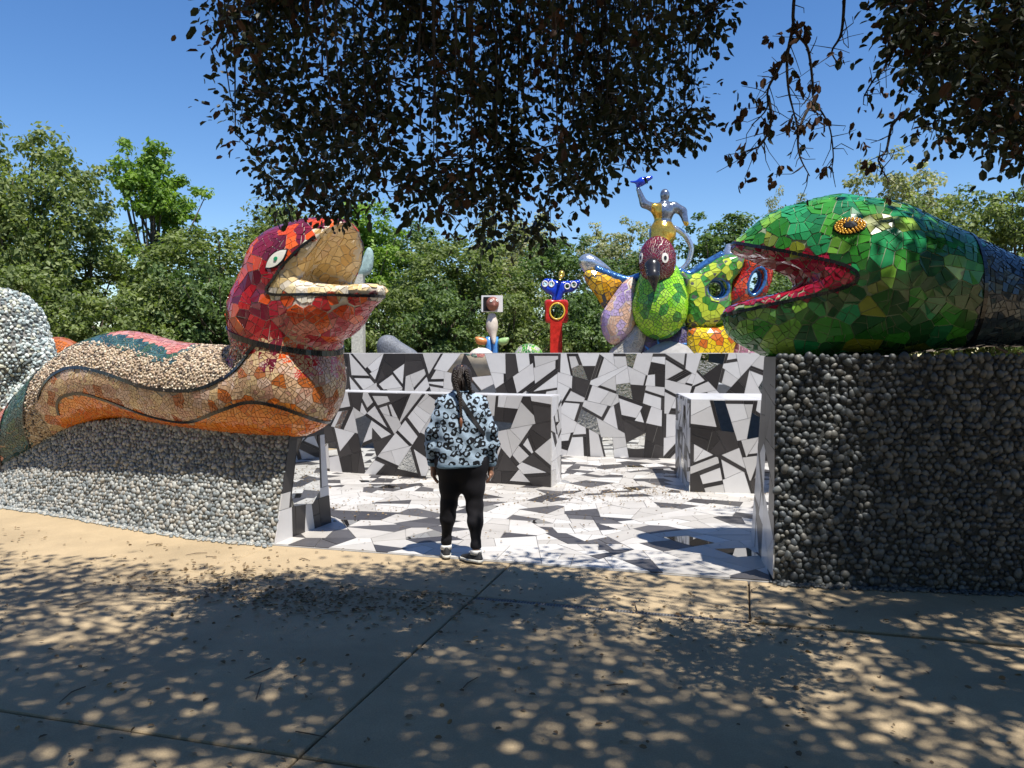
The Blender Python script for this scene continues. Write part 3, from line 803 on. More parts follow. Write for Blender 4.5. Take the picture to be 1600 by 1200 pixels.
def uneven(S, n, mask, lo, hi, fine=None, fr=.05):
    """seed points at random spacings between lo and hi; fine(p) marks where small ones are wanted"""
    p, q = S.points(n); k = mask(p, q); p, q = p[k], q[k]; r = rng.choice([lo, (lo+hi)/2, hi], len(p), p=[.35, .35, .3])
    if fine is not None: r = np.where(fine(p), fr, r)
    cell = r.max(); grid = {}; keep = []
    for i in range(len(p)):
        g = tuple(np.floor(p[i]/cell).astype(int)); ok = True
        for dx in (-1, 0, 1):
            for dy in (-1, 0, 1):
                for dz in (-1, 0, 1):
                    for j in grid.get((g[0]+dx, g[1]+dy, g[2]+dz), ()):
                        e = p[i]-p[j]
                        if e@e < min(r[i], r[j])**2: ok = False
        if ok: keep.append(i); grid.setdefault(g, []).append(i)
    return p[keep], q[keep], r[keep]*1.25
def head_mask(p): q = FR.loc(p); return (q[:, 2]+.45+.27*q[:, 0] > 0) & (q[:, 0] > -.8) & (q[:, 0] < 1.4) & (np.abs(q[:, 1]) < .8)
p_h, n_h, s_h = uneven(SR, 5000, lambda p, n: head_mask(p), .09, .24, lambda p: np.abs(red_wedge(FR.loc(p))-.05) < .09, .05)
th_ = skin_tiles(SR, p_h, n_h, s_h, red_colour, .006, rnd=rr, gap=.0028)
lay(th_, R_head, 300)
def body_colour(p, n):
    g = region(p)
    return {'pink': (PINK, .004), 'teal': (TEAL, .0022), 'tan': (RUST if rr.random() < .14 else TANS, .0022), 'belly': (BELLY, .003), 'gravel': None}[g]
def near_line(p): f = body_fields(p); return (np.minimum(np.minimum(np.abs(f[2]), np.abs(f[3])), np.abs(f[4])) < .05)
p_b, n_b, s_b = uneven(SR, 9000, lambda p, n: front(p, n) & ~head_mask(p), .07, .16, lambda p: near_line(p), .045)
tb = skin_tiles(SR, p_b, n_b, s_b, body_colour, .003, rnd=rr, gap=.003)
lay(tb, R_body, 300)
gp, gn = SR.points(90000); k = (gn[:, 1] < .4) & (gp[:, 0] > -5.6) & ~head_mask(gp)
gp, gn = gp[k], gn[k]; f1, f2, f3, f4, tl, tr = body_fields(gp); k = (tl > 0) & (((f2 > -.01) & (f3 < .03)) | ((f2 < 0) & (gp[:, 0] < XD))); gp, gn = gp[k], gn[k]
gp, gn = dart(gp, gn, .0215); stones(gp, gn, rng.uniform(.010, .0165, len(gp)), SAND, R_body, 0, 'pebble', 'gravel_band', flat=.8, sink=.1, shape=ICO0, smooth=True, jag=.18)
f1, f2, f3, f4, tl, tr = body_fields(SR.V)
ish = headv; BIG = 9.0
xg = on_mid(97, 640)[0]; XE = on_mid(120, 640)[0]; bodyfront = lambda q: (not is_head(q)) and SR.normal(q)[1] < .4
band(SR, isolines(SR, f1, lambda q: bodyfront(q) and q[0] > XE), .030, .045, 'glaze_black', 'black_outline', R_body)
band(SR, isolines(SR, f2, lambda q: bodyfront(q) and q[0] > xg), .032, .045, 'glaze_black', 'black_outline', R_body)
band(SR, isolines(SR, tl, lambda q: bodyfront(q)), .018, .04, 'glaze_black', 'black_outline', R_body)
band(SR, isolines(SR, tr, lambda q: bodyfront(q)), .018, .04, 'glaze_black', 'black_outline', R_body)
ring = np.where(on_head, neck_v, BIG)
band(SR, isolines(SR, ring, lambda q: -.75 < FR.loc(q)[0][0] < 1.2 and abs(FR.loc(q)[0][1]) < .7), .05, .05, 'glaze_black', 'neck_ring', R_head, high=.018)
wl = red_wedge(QR)-red_lip(QR)
band(SR, isolines(SR, wl, lambda q: is_head(q) and FR.loc(q)[0][0] > -.2 and red_pal(FR.loc(q))[0] > .03 and red_jawdip(FR.loc(q))[0] > .04), .024, .04, 'glaze_black', 'lip_outline', R_head)
c, n = hit(SR, 433, 405)
if c is not None:
    disc(SR, c, n, almond(.135, .062), 'glaze_black', 'eye_border', R_head, .014, tilt=.62)
    ew = disc(SR, c, n, almond(.122, .052), 'eye_white', 'eye', R_head, .019, tilt=.62)
    disc(SR, c, n, oval(.020, .016), 'eye_green', 'pupil', ew, .026, tilt=.62)

# --- green serpent
GLG = dict(GL, rough=.17, coat=0.0, spec=.5)
GR0 = shades('glass_green', [(.04, .24, .03), (.028, .18, .022), (.06, .28, .035), (.022, .13, .02)], **GLG)
GR1 = shades('glass_lime', [(.20, .42, .05), (.28, .46, .08), (.15, .36, .05)], **GLG)
GR2 = shades('glass_emerald', [(.02, .22, .07), (.02, .16, .06), (.03, .28, .10)], **GLG)
GR3 = shades('glass_bottle', [(.015, .075, .02), (.02, .10, .03), (.03, .12, .02)], **GLG)
GR4 = shades('glass_olive', [(.22, .26, .03), (.15, .20, .03)], **GLG)
CRIM = shades('glaze_crimson', [(.30, .010, .03), (.24, .010, .025), (.36, .02, .05)], **GL)
PALE = shades('glaze_blush', [(.58, .33, .30), (.40, .05, .07), (.52, .20, .18)], **GL)
NAVY = shades('glaze_navy', [(.02, .035, .05), (.035, .05, .065), (.05, .075, .085), (.10, .13, .14)], **GL)
mat('grout_moss', (.26, .31, .20), rough=.85)
FG = Frame(P(1330, 430, 6.30), (-.985, .17))
def gr_wedge(q): return wedge(q, .10, -.06, math.radians(17), math.radians(-11.5), .26)
def gr_pal(q): return ell(q, (.60, 0, .03), (.40, .24, .14))
def gr_sdf(p):
    q = FG.loc(p); w = q*np.array([1, .95, 1]); wl_ = q*np.array([1, .88, 1])
    up = chain(w, [(-.15, 0, .08), (.15, 0, .17), (.5, 0, .20), (.80, 0, .20)], [.49, .42, .295, .115], .15)
    lo = chain(wl_, [(-.15, 0, -.15), (.30, 0, -.28), (.60, 0, -.335), (.80, 0, -.345)], [.47, .36, .27, .165], .15)
    back = chain(w, [(-.15, 0, -.04), (-.5, 0, -.10), (-.85, 0, -.17), (-1.2, 0, -.235), (-1.6, 0, -.27), (-2.4, 0, -.30), (-4.2, 0, -.34)], [.545, .47, .36, .285, .25, .24, .24], .15)
    h = smin(smin(up, lo, .12), back, .12)
    h = h-.024*np.exp(-((gr_wedge(q)-.035)/.035)**2)*(q[:, 0] > .0)
    h = smax(h, -gr_wedge(q), .05); h = smax(h, -gr_pal(q), .05)
    return h
V, Q = nets(gr_sdf, (1.45, 4.9, .9), (6.6, 7.4, 3.1), .04)
SG = Surf(V, Q, relax=2); QG = FG.loc(SG.V)
green = root('green_serpent', (3.4, 6.1, 1.68), 'serpent sculpture with green glass mosaic head and crimson lips on dark wall', 'sculpture', 'mosaic serpents either side of the gateway')
G_head = part('head', mesh_np('head', SG.V, SG.Q[(QG[:, 0] > -.80)[SG.Q].sum(1) >= 2], ['grout_moss'], smooth=True), green)
G_body = part('body', mesh_np('body', SG.V, SG.Q[~((QG[:, 0] > -.80)[SG.Q].sum(1) >= 2)], ['grout_dark'], smooth=True), green)
def gr_colour(p, n):
    q = FG.loc(p); w = gr_wedge(q)[0]; inm = w < .010 or gr_pal(q)[0] < .02; q = q[0]
    if q[0] < -.80: return (NAVY, .003)
    if inm and q[0] > -.1: return (PALE if q[2] > 0 else CRIM, .006)
    if w < .068 and q[0] > -.1: return (CRIM, .0035)
    k = rr.random()
    if q[0] < -.45 and q[2] > .1: return (GR2 if k < .6 else GR0, .006)
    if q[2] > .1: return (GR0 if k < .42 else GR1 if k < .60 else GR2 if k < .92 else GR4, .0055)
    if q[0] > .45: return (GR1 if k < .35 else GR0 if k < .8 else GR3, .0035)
    return (GR3 if k < .42 else GR0 if k < .70 else GR4 if k < .76 else GR1 if k < .84 else GR2, .009)  # lower tiles are darker: the tree's shade is put into the palette
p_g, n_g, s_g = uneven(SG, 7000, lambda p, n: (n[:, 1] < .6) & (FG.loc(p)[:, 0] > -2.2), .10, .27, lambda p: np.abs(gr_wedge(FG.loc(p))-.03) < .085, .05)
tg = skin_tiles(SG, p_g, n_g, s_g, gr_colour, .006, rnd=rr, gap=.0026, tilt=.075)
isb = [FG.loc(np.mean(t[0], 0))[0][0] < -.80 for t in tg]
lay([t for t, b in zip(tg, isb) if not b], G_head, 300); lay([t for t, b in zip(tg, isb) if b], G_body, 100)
band(SG, isolines(SG, gr_wedge(QG)-.072, lambda q: FG.loc(q)[0][0] > -.3 and gr_pal(FG.loc(q))[0] > .04), .026, .04, 'glaze_black', 'lip_outline', G_head)
band(SG, isolines(SG, QG[:, 0]+.80), .03, .05, 'glaze_black', 'neck_ring', G_head)
mat('amber_bead', (.70, .38, .04), rough=.15, var=.1, coat=.4)
c, n = hit(SG, 1328, 354)
if c is not None:
    ew = disc(SG, c, n, oval(.115, .070, 24), 'glaze_black', 'eye', G_head, .016, tilt=.10)
    u = np.cross(Z, n); u /= np.linalg.norm(u); v = np.cross(n, u); bp = []; bn = []
    for rx, cnt in ((.099, 24), (.079, 19), (.058, 14)):
        for i in range(cnt):
            a = 2*math.pi*i/cnt; X, Y = rx*math.cos(a), rx*.60*math.sin(a); X, Y = X*math.cos(.1)-Y*math.sin(.1), X*math.sin(.1)+Y*math.cos(.1)
            q = SG.near(c+u*X+v*Y); bp.append(q+SG.normal(q)*.018); bn.append(SG.normal(q))
    stones(np.array(bp), np.array(bn), np.full(len(bp), .0085), ['amber_bead'], ew, 0, 'bead', 'beads', flat=1.0)
    disc(SG, c, n, oval(.036, .025), 'glaze_black', 'pupil', ew, .030, tilt=.1)

# --- pale stone-chip serpent behind, far left
CHIP = shades('chip_stone', [(.50, .56, .54), (.40, .47, .46), (.60, .63, .59), (.24, .29, .29), (.46, .46, .36), (.14, .16, .16)], rough=.8, var=.15, scale=20)
def pale_sdf(p):
    d = smin(cone(p, P(2, 515, 9.5), P(20, 560, 9.5), .47, .44), cone(p, P(-60, 560, 9.6), P(-200, 640, 9.7), .5, .45), .2)
    d = smin(d, cone(p, P(60, 555, 9.35), P(72, 590, 9.25), .16, .12), .12)
    d = smin(d, cone(p, P(72, 590, 9.25), P(28, 640, 9.15), .12, .13), .08)
    d = smax(d, -cone(p, P(22, 592, 9.0), P(12, 600, 9.4), .12, .10), .06)
    return smin(d, cone(p, P(5, 570, 9.55), P(5, 780, 9.55), .44, .5), .2)
V, Q = nets(pale_sdf, (-8.6, 8.3, -.1), (-5.0, 10.6, 2.6), .055)
SP = Surf(V, Q); pale = root('pale_serpent', (-6.1, 9.5, 0), 'rounded sculpture crusted in pale blue grey stone chips at the left edge', 'sculpture')
part('body', SP.mesh('body', 'mortar'), pale)
cp, cn = SP.points(60000); k = (cn[:, 1] < .5) & (cp[:, 0] > -7.2) & (cp[:, 2] > .5); cp, cn = dart(cp[k], cn[k], .032)
stones(cp, cn, rng.uniform(.016, .027, len(cp)), CHIP, pale, 0, 'chip', 'stone_chips', flat=.9, sink=.0, shape=ICO0, smooth=False, jag=.3)
mat('terracotta', (.36, .13, .07), rough=.35, var=.15, scale=12)
def hump_sdf(p): return smin(cone(p, P(92, 556, 10.2), P(110, 560, 10.2), .25, .22), cone(p, P(100, 575, 10.2), P(100, 700, 10.2), .26, .3), .1)
V, Q = nets(hump_sdf, (-6.6, 9.6, -.1), (-5.0, 10.9, 2.2), .06)
SH = Surf(V, Q); hump = root('serpent_coil', (-5.7, 10.2, 0), 'terracotta coloured coil showing over the serpent body beside pale stone sculpture', 'sculpture')
part('coil', SH.mesh('coil', 'terracotta'), hump)
hp, hn = SH.poisson(.16, lambda p, n: (n[:, 1] < .5) & (p[:, 2] > 1.0))
lay(skin_tiles(SH, hp, hn, .16, lambda p, n: (RUST, .004), .004, rnd=rr), hump, 120)
# ------------------------------------------------------------------ sculptures in the middle of the garden, about twenty metres off
BD = 20.0
def poly_sdf(x, z, pts):
    pts = np.asarray(pts); n = len(pts); d = np.full(len(x), 1e9); s = np.ones(len(x))
    for i in range(n):
        a, b = pts[i], pts[i-1]; ex, ez = b[0]-a[0], b[1]-a[1]; wx, wz = x-a[0], z-a[1]
        t = np.clip((wx*ex+wz*ez)/(ex*ex+ez*ez+1e-12), 0, 1); bx, bz = wx-ex*t, wz-ez*t; d = np.minimum(d, bx*bx+bz*bz)
        c1, c2, c3 = z >= a[1], z < b[1], ex*wz > ez*wx
        fl = (c1 & c2 & c3) | (~c1 & ~c2 & ~c3); s = np.where(fl, -s, s)
    return s*np.sqrt(d)
def slab(pts, y, T, r, holes=(), h=.05):
    """a cushioned slab whose outline was measured in the photograph at depth y"""
    W = np.array([P(px, py, y)[[0, 2]] for px, py in pts]); W = catmull([np.array([a, b]) for a, b in W], 4, closed=True)
    def f(p):
        d2 = poly_sdf(p[:, 0], p[:, 2], W)+r; dy = np.abs(p[:, 1]-y)-T+r
        d = np.hypot(np.maximum(d2, 0), np.maximum(dy, 0))+np.minimum(np.maximum(d2, dy), 0)-r
        for (hx, hz, a, b, tl) in holes:
            X, Zz = p[:, 0]-hx, p[:, 2]-hz; X, Zz = X*math.cos(tl)+Zz*math.sin(tl), -X*math.sin(tl)+Zz*math.cos(tl)
            d = smax(d, -(np.hypot(X/a, Zz/b)-1)*min(a, b), .08)
        return d
    lo = [W[:, 0].min()-.1, y-T-.1, W[:, 1].min()-.1]; hi = [W[:, 0].max()+.1, y+T+.1, W[:, 1].max()+.1]
    return Surf(*nets(f, lo, hi, h))
def blob(f, lo, hi, h): return Surf(*nets(f, lo, hi, h))
def crop(x, y): return (880+x/4, 260+y/4)
def coat_tiles(S, name, parent, pal, r, amax, grout='grout_dark', limit=40, gap=.006, ymax=.3):
    o = part(name, S.mesh(name, grout), parent)
    p, n = S.poisson(r, lambda p, n: (n[:, 1] < ymax) & (p[:, 2] > 1.3), over=10)
    lay(skin_tiles(S, p, n, r, (lambda a, b: (rr.choice(pal), amax)) if isinstance(pal[0], list) else (lambda a, b: (pal, amax)), amax, gap=gap, high=.012, rnd=rr), o, limit); return o
AMB = shades('glass_amber', [(.70, .40, .015), (.76, .46, .03), (.58, .28, .012)], **GL)
LAV = shades('tile_lavender', [(.38, .27, .50), (.46, .35, .54)], **GL); PEACH = shades('tile_peach', [(.66, .42, .30), (.58, .44, .46)], **GL)
GREY = shades('tile_dove', [(.40, .39, .36), (.32, .31, .28), (.48, .46, .42)], **GL)
PURP = shades('tile_plum', [(.10, .08, .17), (.13, .10, .20)], **GL); LIMEB = shades('glass_breast', [(.26, .58, .02), (.18, .48, .02), (.36, .64, .05)], **GL)
YEL = shades('tile_yellow', [(.78, .55, .02), (.72, .48, .02)], **GL); ORB = shades('tile_burnt', [(.60, .15, .02)], **GL)
SCAR = shades('tile_scarlet', [(.50, .03, .02), (.58, .07, .02), (.42, .02, .02)], **GL); MAUV = shades('tile_mauve', [(.42, .20, .26), (.36, .16, .22)], **GL)
LEAFG = shades('tile_fern', [(.06, .26, .04), (.05, .20, .03)], **GL); LEAFY = shades('tile_chartreuse', [(.52, .60, .06), (.44, .54, .05)], **GL)
mat('blue_lustre', (.05, .15, .36), rough=.16, metal=.45, var=.6, scale=16, coat=.3, bump=.3, bscale=30); mat('silver_leaf', (.60, .63, .66), rough=.18, metal=.8, var=.35, scale=22, bump=.3, bscale=30)
mat('gold_leaf', (.68, .42, .07), rough=.16, metal=.75, var=.3, scale=20, bump=.3, bscale=24); mat('steel_lustre', (.22, .25, .30), rough=.18, metal=.7, var=.4, scale=20, bump=.3, bscale=24)
mat('beak_black', (.02, .018, .018), rough=.25, var=.3); mat('cobalt', (.012, .045, .46), rough=.15, var=.25, scale=14, coat=.3)
mat('red_lacquer', (.48, .025, .018), rough=.2, var=.35, scale=10, coat=.3); mat('yellow_ring', (.70, .45, .05), rough=.25); mat('clay_brown', (.24, .09, .06), rough=.4, var=.2)
mat('bone', (.60, .52, .44), rough=.6, var=.12, scale=30, bump=.2); mat('azure', (.07, .24, .58), rough=.25, var=.25, scale=12); mat('orange_fleck', (.58, .22, .07), rough=.3, var=.3, scale=18); mat('green_fleck', (.30, .46, .18), rough=.3, var=.3, scale=14)
mat('white_paint', (.72, .70, .68), rough=.4, var=.05)

bird = root('bird_sculpture', P(1030, 553, BD)*np.array([1, 1, 0]), 'big mosaic bird sculpture with dark red head, black beak and green breast', 'sculpture')
base = part('base', blob(lambda p: cone(p, (3.9, BD+.1, -.1), (3.9, BD+.1, 1.2), 1.5, .9), (1.9, BD-1.9, -.2), (5.9, BD+2, 2.2), .15).mesh('base', 'grout_grey'), bird)
S_ = blob(lambda p: smin(ell(p, P(1031, 478, BD-.3), (.68, .58, .82)), ell(p, P(1033, 440, BD-.1), (.50, .45, .55)), .3), (2.6, BD-1.2, 1.6), (4.9, BD+.6, 4.2), .06)
coat_tiles(S_, 'breast', bird, [LIMEB, LIMEB, LEAFG], .17, .010, limit=60)
S_ = blob(lambda p: ell(p, P(1027, 408, BD-.45), (.44, .46, .60)), (3.0, BD-1.1, 3.2), (4.3, BD+.2, 4.9), .05)
hd = coat_tiles(S_, 'head', bird, MARO, .11, .005, grout='grout_pale', limit=40)
bk = [P(1020, 416, BD-.85), P(1021, 432, BD-1.0), P(1023, 455, BD-1.05)]
part('beak', blob(lambda p: chain(p*np.array([1, 1, 1]), bk, [.20, .15, .03], .05), (3.1, BD-1.6, 2.8), (4.1, BD-.4, 4.4), .04).mesh('beak', 'beak_black'), bird)
for px in (1039, 1002):
    c, n = hit(S_, px, 403)
    if c is not None:
        e = disc(S_, c, n, oval(.085, .12), 'eye_white', 'eye', bird, .022); disc(S_, c, n, oval(.035, .05), 'beak_black', 'pupil', e, .030)
S_ = slab([crop(*c) for c in [(130, 665), (205, 650), (380, 722), (320, 800), (258, 890), (222, 830), (150, 730)]], BD+.1, .28, .24); coat_tiles(S_, 'wing_panel', bird, AMB, .16, .02)
S_ = slab([crop(*c) for c in [(92, 590), (140, 545), (205, 565), (310, 660), (200, 660), (140, 670)]], BD+.2, .25, .22); part('wing_tip', S_.mesh('wing_tip', 'silver_leaf'), bird)
S_ = slab([crop(*c) for c in [(378, 722), (450, 715), (450, 985), (330, 1112), (262, 1070), (236, 970), (258, 892)]], BD, .36, .3); coat_tiles(S_, 'wing_panel', bird, [LAV, PEACH], .17, .012, grout='grout_pale')
S_ = slab([crop(*c) for c in [(450, 980), (520, 1050), (480, 1180), (430, 1260), (290, 1260), (290, 1160), (330, 1116)]], BD+.05, .36, .3); coat_tiles(S_, 'wing_panel', bird, GREY, .16, .01, grout='grout_pale')
S_ = slab([crop(*c) for c in [(480, 1030), (610, 1060), (770, 1000), (790, 1150), (770, 1300), (440, 1300), (470, 1165)]], BD+.15, .4, .3); pb = coat_tiles(S_, 'belly_panel', bird, PURP, .13, .006)
for pl in ([(590, 1080), (600, 1120), (640, 1170)], [(480, 1100), (530, 1140), (545, 1180)], [(640, 1165), (690, 1115), (770, 1110)]):
    ln = [hit(S_, *crop(*c))[0] for c in pl]
    if all(x is not None for x in ln): v, f = tube(catmull(ln, 6), [.035]*13, 6); part('blue_line', mesh_py('blue_line', v, f, ['azure'], smooth=True), pb)
def hole(cx, cy, a, b, y): q = P(*crop(cx, cy), y); return (q[0], q[2], a, b, 0)
hA = hole(950, 768, .26, .26, BD); hB = hole(1195, 722, .19, .34, BD+.05); hB = hB[:4]+(-.35,)
S_ = slab([crop(*c) for c in [(725, 668), (800, 680), (900, 620), (1000, 560), (1110, 560), (1112, 640), (1050, 720), (1040, 800), (1028, 960), (960, 1000), (830, 1012), (768, 990), (748, 860)]], BD, .36, .28, [hA]); coat_tiles(S_, 'wing_panel', bird, [LEAFG, LEAFY], .15, .03, limit=80, gap=.004)
S_ = slab([crop(*c) for c in [(1105, 562), (1200, 570), (1302, 620), (1262, 800), (1150, 835), (1030, 880), (1040, 750), (1100, 650)]], BD+.1, .30, .24, [hB]); coat_tiles(S_, 'wing_panel', bird, SCAR, .15, .008)
S_ = slab([crop(*c) for c in [(768, 1012), (960, 1000), (1030, 965), (1082, 1050), (1060, 1130), (1020, 1240), (800, 1240)]], BD-.02, .36, .28); coat_tiles(S_, 'wing_panel', bird, [YEL, YEL, ORB], .15, .02)
S_ = slab([crop(*c) for c in [(1075, 1050), (1195, 1150), (1200, 1240), (1020, 1250), (1060, 1140)]], BD+.1, .28, .22); coat_tiles(S_, 'wing_panel', bird, MAUV, .14, .008, grout='grout_pale')
for (hx, hz, a, b, tl), yy in ((hA, BD), (hB, BD+.1)):
    ring_ = []
    for i in range(25):
        t = 2*math.pi*i/24; X, Y = a*1.05*math.cos(t), b*1.05*math.sin(t); ring_.append((hx+X*math.cos(tl)-Y*math.sin(tl), yy-.24, hz+X*math.sin(tl)+Y*math.cos(tl)))
    v, f = tube(ring_, [.045]*25, 8, cap=False); part('hole_rim', mesh_py('hole_rim', v, f, ['blue_lustre'], smooth=True), bird)
    v, f = tube([np.array(q)+[0, .35, 0] for q in ring_], [.1]*25, 8, cap=False); part('hole_rim', mesh_py('hole_rim', v, f, ['blue_lustre'], smooth=True), bird)
for pl in ([(200, 640), (300, 680), (400, 712), (480, 690)], [(715, 655), (790, 675), (880, 620), (1000, 552)]):
    v, f = tube(catmull([P(*crop(*c), BD) for c in pl], 6), [.11]*19, 10); part('wing_edge', mesh_py('wing_edge', v, f, ['blue_lustre'], smooth=True), bird)
S_ = blob(lambda p: cone(p, P(*crop(1045, 560), BD+.1), P(*crop(1035, 500), BD+.2), .22, .10), (4.0, BD-.4, 3.0), (6.0, BD+.8, 4.6), .06); part('wing_tip', S_.mesh('wing_tip', 'silver_leaf'), bird)
# rider: plain rounded figure
rd = BD+.1; C_ = lambda x, y, dy=0: P(*crop(x, y), rd+dy)
def rider(p):
    d = smin(ell(p, C_(620, 420), (.34, .30, .36)), ell(p, C_(625, 285), (.27, .22, .26)), .12)
    d = smin(d, cone(p, C_(630, 255), C_(633, 205), .10, .07), .05); d = smin(d, ell(p, C_(635, 180), (.125, .13, .165)), .03)
    d = smin(d, chain(p, [C_(570, 260), C_(505, 235, -.1), C_(468, 140, -.1)], [.12, .10, .06], .05), .08)
    d = smin(d, chain(p, [C_(690, 250), C_(745, 280), C_(770, 360, -.1)], [.13, .11, .07], .05), .08)
    return smin(d, cone(p, C_(600, 480, -.1), C_(590, 560, -.2), .22, .15), .1)
S_ = blob(rider, (2.4, BD-.8, 3.2), (4.9, BD+.8, 6.9), .04)
fig = root('rider_sculpture', P(1030, 385, BD+.1), 'gold and silver figure with one raised arm riding on the big bird', 'sculpture')
gold = ((S_.V[:, 0] < C_(615, 0)[0]) | (S_.V[:, 2] < C_(0, 350)[2])) & (S_.V[:, 2] < C_(0, 235)[2]) & (S_.V[:, 0] > C_(545, 0)[0]); gq = gold[S_.Q].sum(1) >= 3
part('body', mesh_np('body', S_.V, S_.Q, ['steel_lustre', 'gold_leaf'], gq.astype(int), smooth=True), fig)
v, f = tube(catmull([C_(690, 380), C_(760, 430, .1), C_(800, 510, .1), C_(780, 600, .1), C_(735, 650, .1)], 6), [.06, .06]+[.07]*23, 8); part('tail', mesh_py('tail', v, f, ['silver_leaf'], smooth=True), fig)
hb = root('blue_bird_figure', C_(468, 130, -.1), 'small cobalt blue bird held up in the raised hand of the gold figure', 'sculpture')
S_ = blob(lambda p: smin(chain(p, [C_(465, 125, -.1), C_(490, 95, -.1), C_(550, 68, -.1)], [.05, .10, .05], .05), chain(p, [C_(480, 100, -.1), C_(420, 95, -.05)], [.05, .03]), .06), (1.8, BD-.6, 5.2), (3.6, BD+.5, 7.4), .03); part('body', S_.mesh('body', 'cobalt'), hb)

# --- slim totem: square panel with a round clay head on a pale body
TD = 21.0; T_ = lambda x, y, dy=0: P(720+x/8, 440+y/8, TD+dy)
tot = root('totem_figure', T_(390, 0)*np.array([1, 1, 0]), 'slim totem with round brown head on square panel and blue legs', 'sculpture')
a, b = T_(260, 175), T_(525, 380); v, f = box((a+b)/2, (abs(b[0]-a[0]), .16, abs(a[2]-b[2]))); part('panel', mesh_py('panel', v, f, ['white_paint']), tot)
a, b = T_(285, 195), T_(390, 370); v, f = box((a+b)/2-[0, .09, 0], (abs(b[0]-a[0]), .03, abs(a[2]-b[2]))); part('dark_inset', mesh_py('dark_inset', v, f, ['beak_black']), tot)
S_ = blob(lambda p: smin(ell(p, T_(398, 278, -.1), (.17, .15, .19)), ell(p, T_(420, 300, -.25), (.03, .05, .05)), .03), (-1.2, TD-.6, 2.5), (.3, TD+.4, 3.8), .03); hd = part('head', S_.mesh('head', 'clay_brown'), tot)
for x, y in ((380, 240), (452, 236)):
    c, n = hit(S_, 720+x/8, 440+y/8)
    if c is not None: e = disc(S_, c, n, oval(.035, .035, 12), 'eye_white', 'eye', hd, .012); disc(S_, c, n, oval(.012, .012, 10), 'beak_black', 'pupil', e, .017)
S_ = blob(lambda p: smin(smin(ell(p, T_(390, 530), (.16, .14, .22)), cone(p, T_(395, 600), T_(415, 760, -.1), .12, .05), .1), ell(p, T_(390, 430), (.11, .1, .09)), .05), (-1.2, TD-.5, 1.6), (.3, TD+.5, 3.3), .03); part('torso', S_.mesh('torso', 'bone'), tot)
for x in (350, 430): v, f = tube([T_(x, 690), T_(x, 800), T_(x, 900), T_(x, 1200)*np.array([1, 1, 0])], [.08, .085, .08, .09], 10); part('leg', mesh_py('leg', v, f, ['azure'], smooth=True), tot)
for pts, m in (([(175, 695), (240, 690), (325, 720), (320, 780), (250, 795), (195, 770)], 'orange_fleck'), ([(605, 700), (540, 700), (470, 720), (470, 780), (540, 800), (590, 770)], 'green_fleck')):
    S_ = slab([(720+x/8, 440+y/8) for x, y in pts], TD-.05, .12, .1, h=.03); part('fin', S_.mesh('fin', m), tot)
# --- red totem with a ring window and a cobalt bird
tr_ = root('totem_pillar', T_(1190, 0)*np.array([1, 1, 0]), 'red pillar totem with a round window through its square top', 'sculpture')
a, b = T_(1115, 500), T_(1262, 1200); w = abs(b[0]-a[0]); c = (a+b)/2; zt = a[2]+.05; v, f = box((c[0], TD, zt/2), (w, .34, zt)); part('pillar', mesh_py('pillar', v, f, ['red_lacquer']), tr_)
q = T_(1200, 375); S_ = slab([(720+x/8, 440+y/8) for x, y in [(1052, 236), (1190, 236), (1332, 236), (1334, 375), (1334, 512), (1190, 512), (1060, 512), (1052, 375)]], TD, .17, .04, [(q[0], q[2], .185, .205, 0)], h=.035); part('window_block', S_.mesh('window_block', 'red_lacquer', smooth=False), tr_)
v, f = tube([(q[0]+.19*math.cos(t*math.pi/12), TD-.17, q[2]+.21*math.sin(t*math.pi/12)) for t in range(25)], [.022]*25, 6, cap=False); part('window_rim', mesh_py('window_rim', v, f, ['yellow_ring'], smooth=True), tr_)
X_ = lambda x, y, dy=0: P(540+x/4, 360+y/4, TD+dy)
cb = root('cobalt_bird', X_(1320, 440), 'cobalt blue bird with pierced wings and gold head on the red pillar', 'sculpture')
hl = [X_(1245, 337), X_(1285, 338), X_(1383, 352), X_(1424, 342)]
S_ = slab([(540+x/4, 360+y/4) for x, y in [(1218, 345), (1245, 302), (1300, 308), (1345, 318), (1400, 315), (1465, 312), (1455, 350), (1420, 385), (1370, 392), (1350, 430), (1352, 450), (1290, 448), (1290, 410), (1250, 385)]], TD, .14, .1, [(h_[0], h_[2], .055, .06, 0) for h_ in hl], h=.03)
part('body', S_.mesh('body', 'cobalt'), cb)
for h_ in hl:
    v, f = tube([(h_[0]+.065*math.cos(t*math.pi/8), TD-.13, h_[2]+.07*math.sin(t*math.pi/8)) for t in range(17)], [.018]*17, 6, cap=False); part('wing_ring', mesh_py('wing_ring', v, f, ['white_paint'], smooth=True), cb)
S_ = blob(lambda p: smin(ell(p, X_(1350, 275, -.05), (.09, .1, .12)), cone(p, X_(1345, 290, -.1), X_(1340, 310, -.3), .06, .03), .05), (1.0, TD-.6, 3.2), (2.6, TD+.4, 4.6), .03); part('head', S_.mesh('head', 'gold_leaf'), cb)
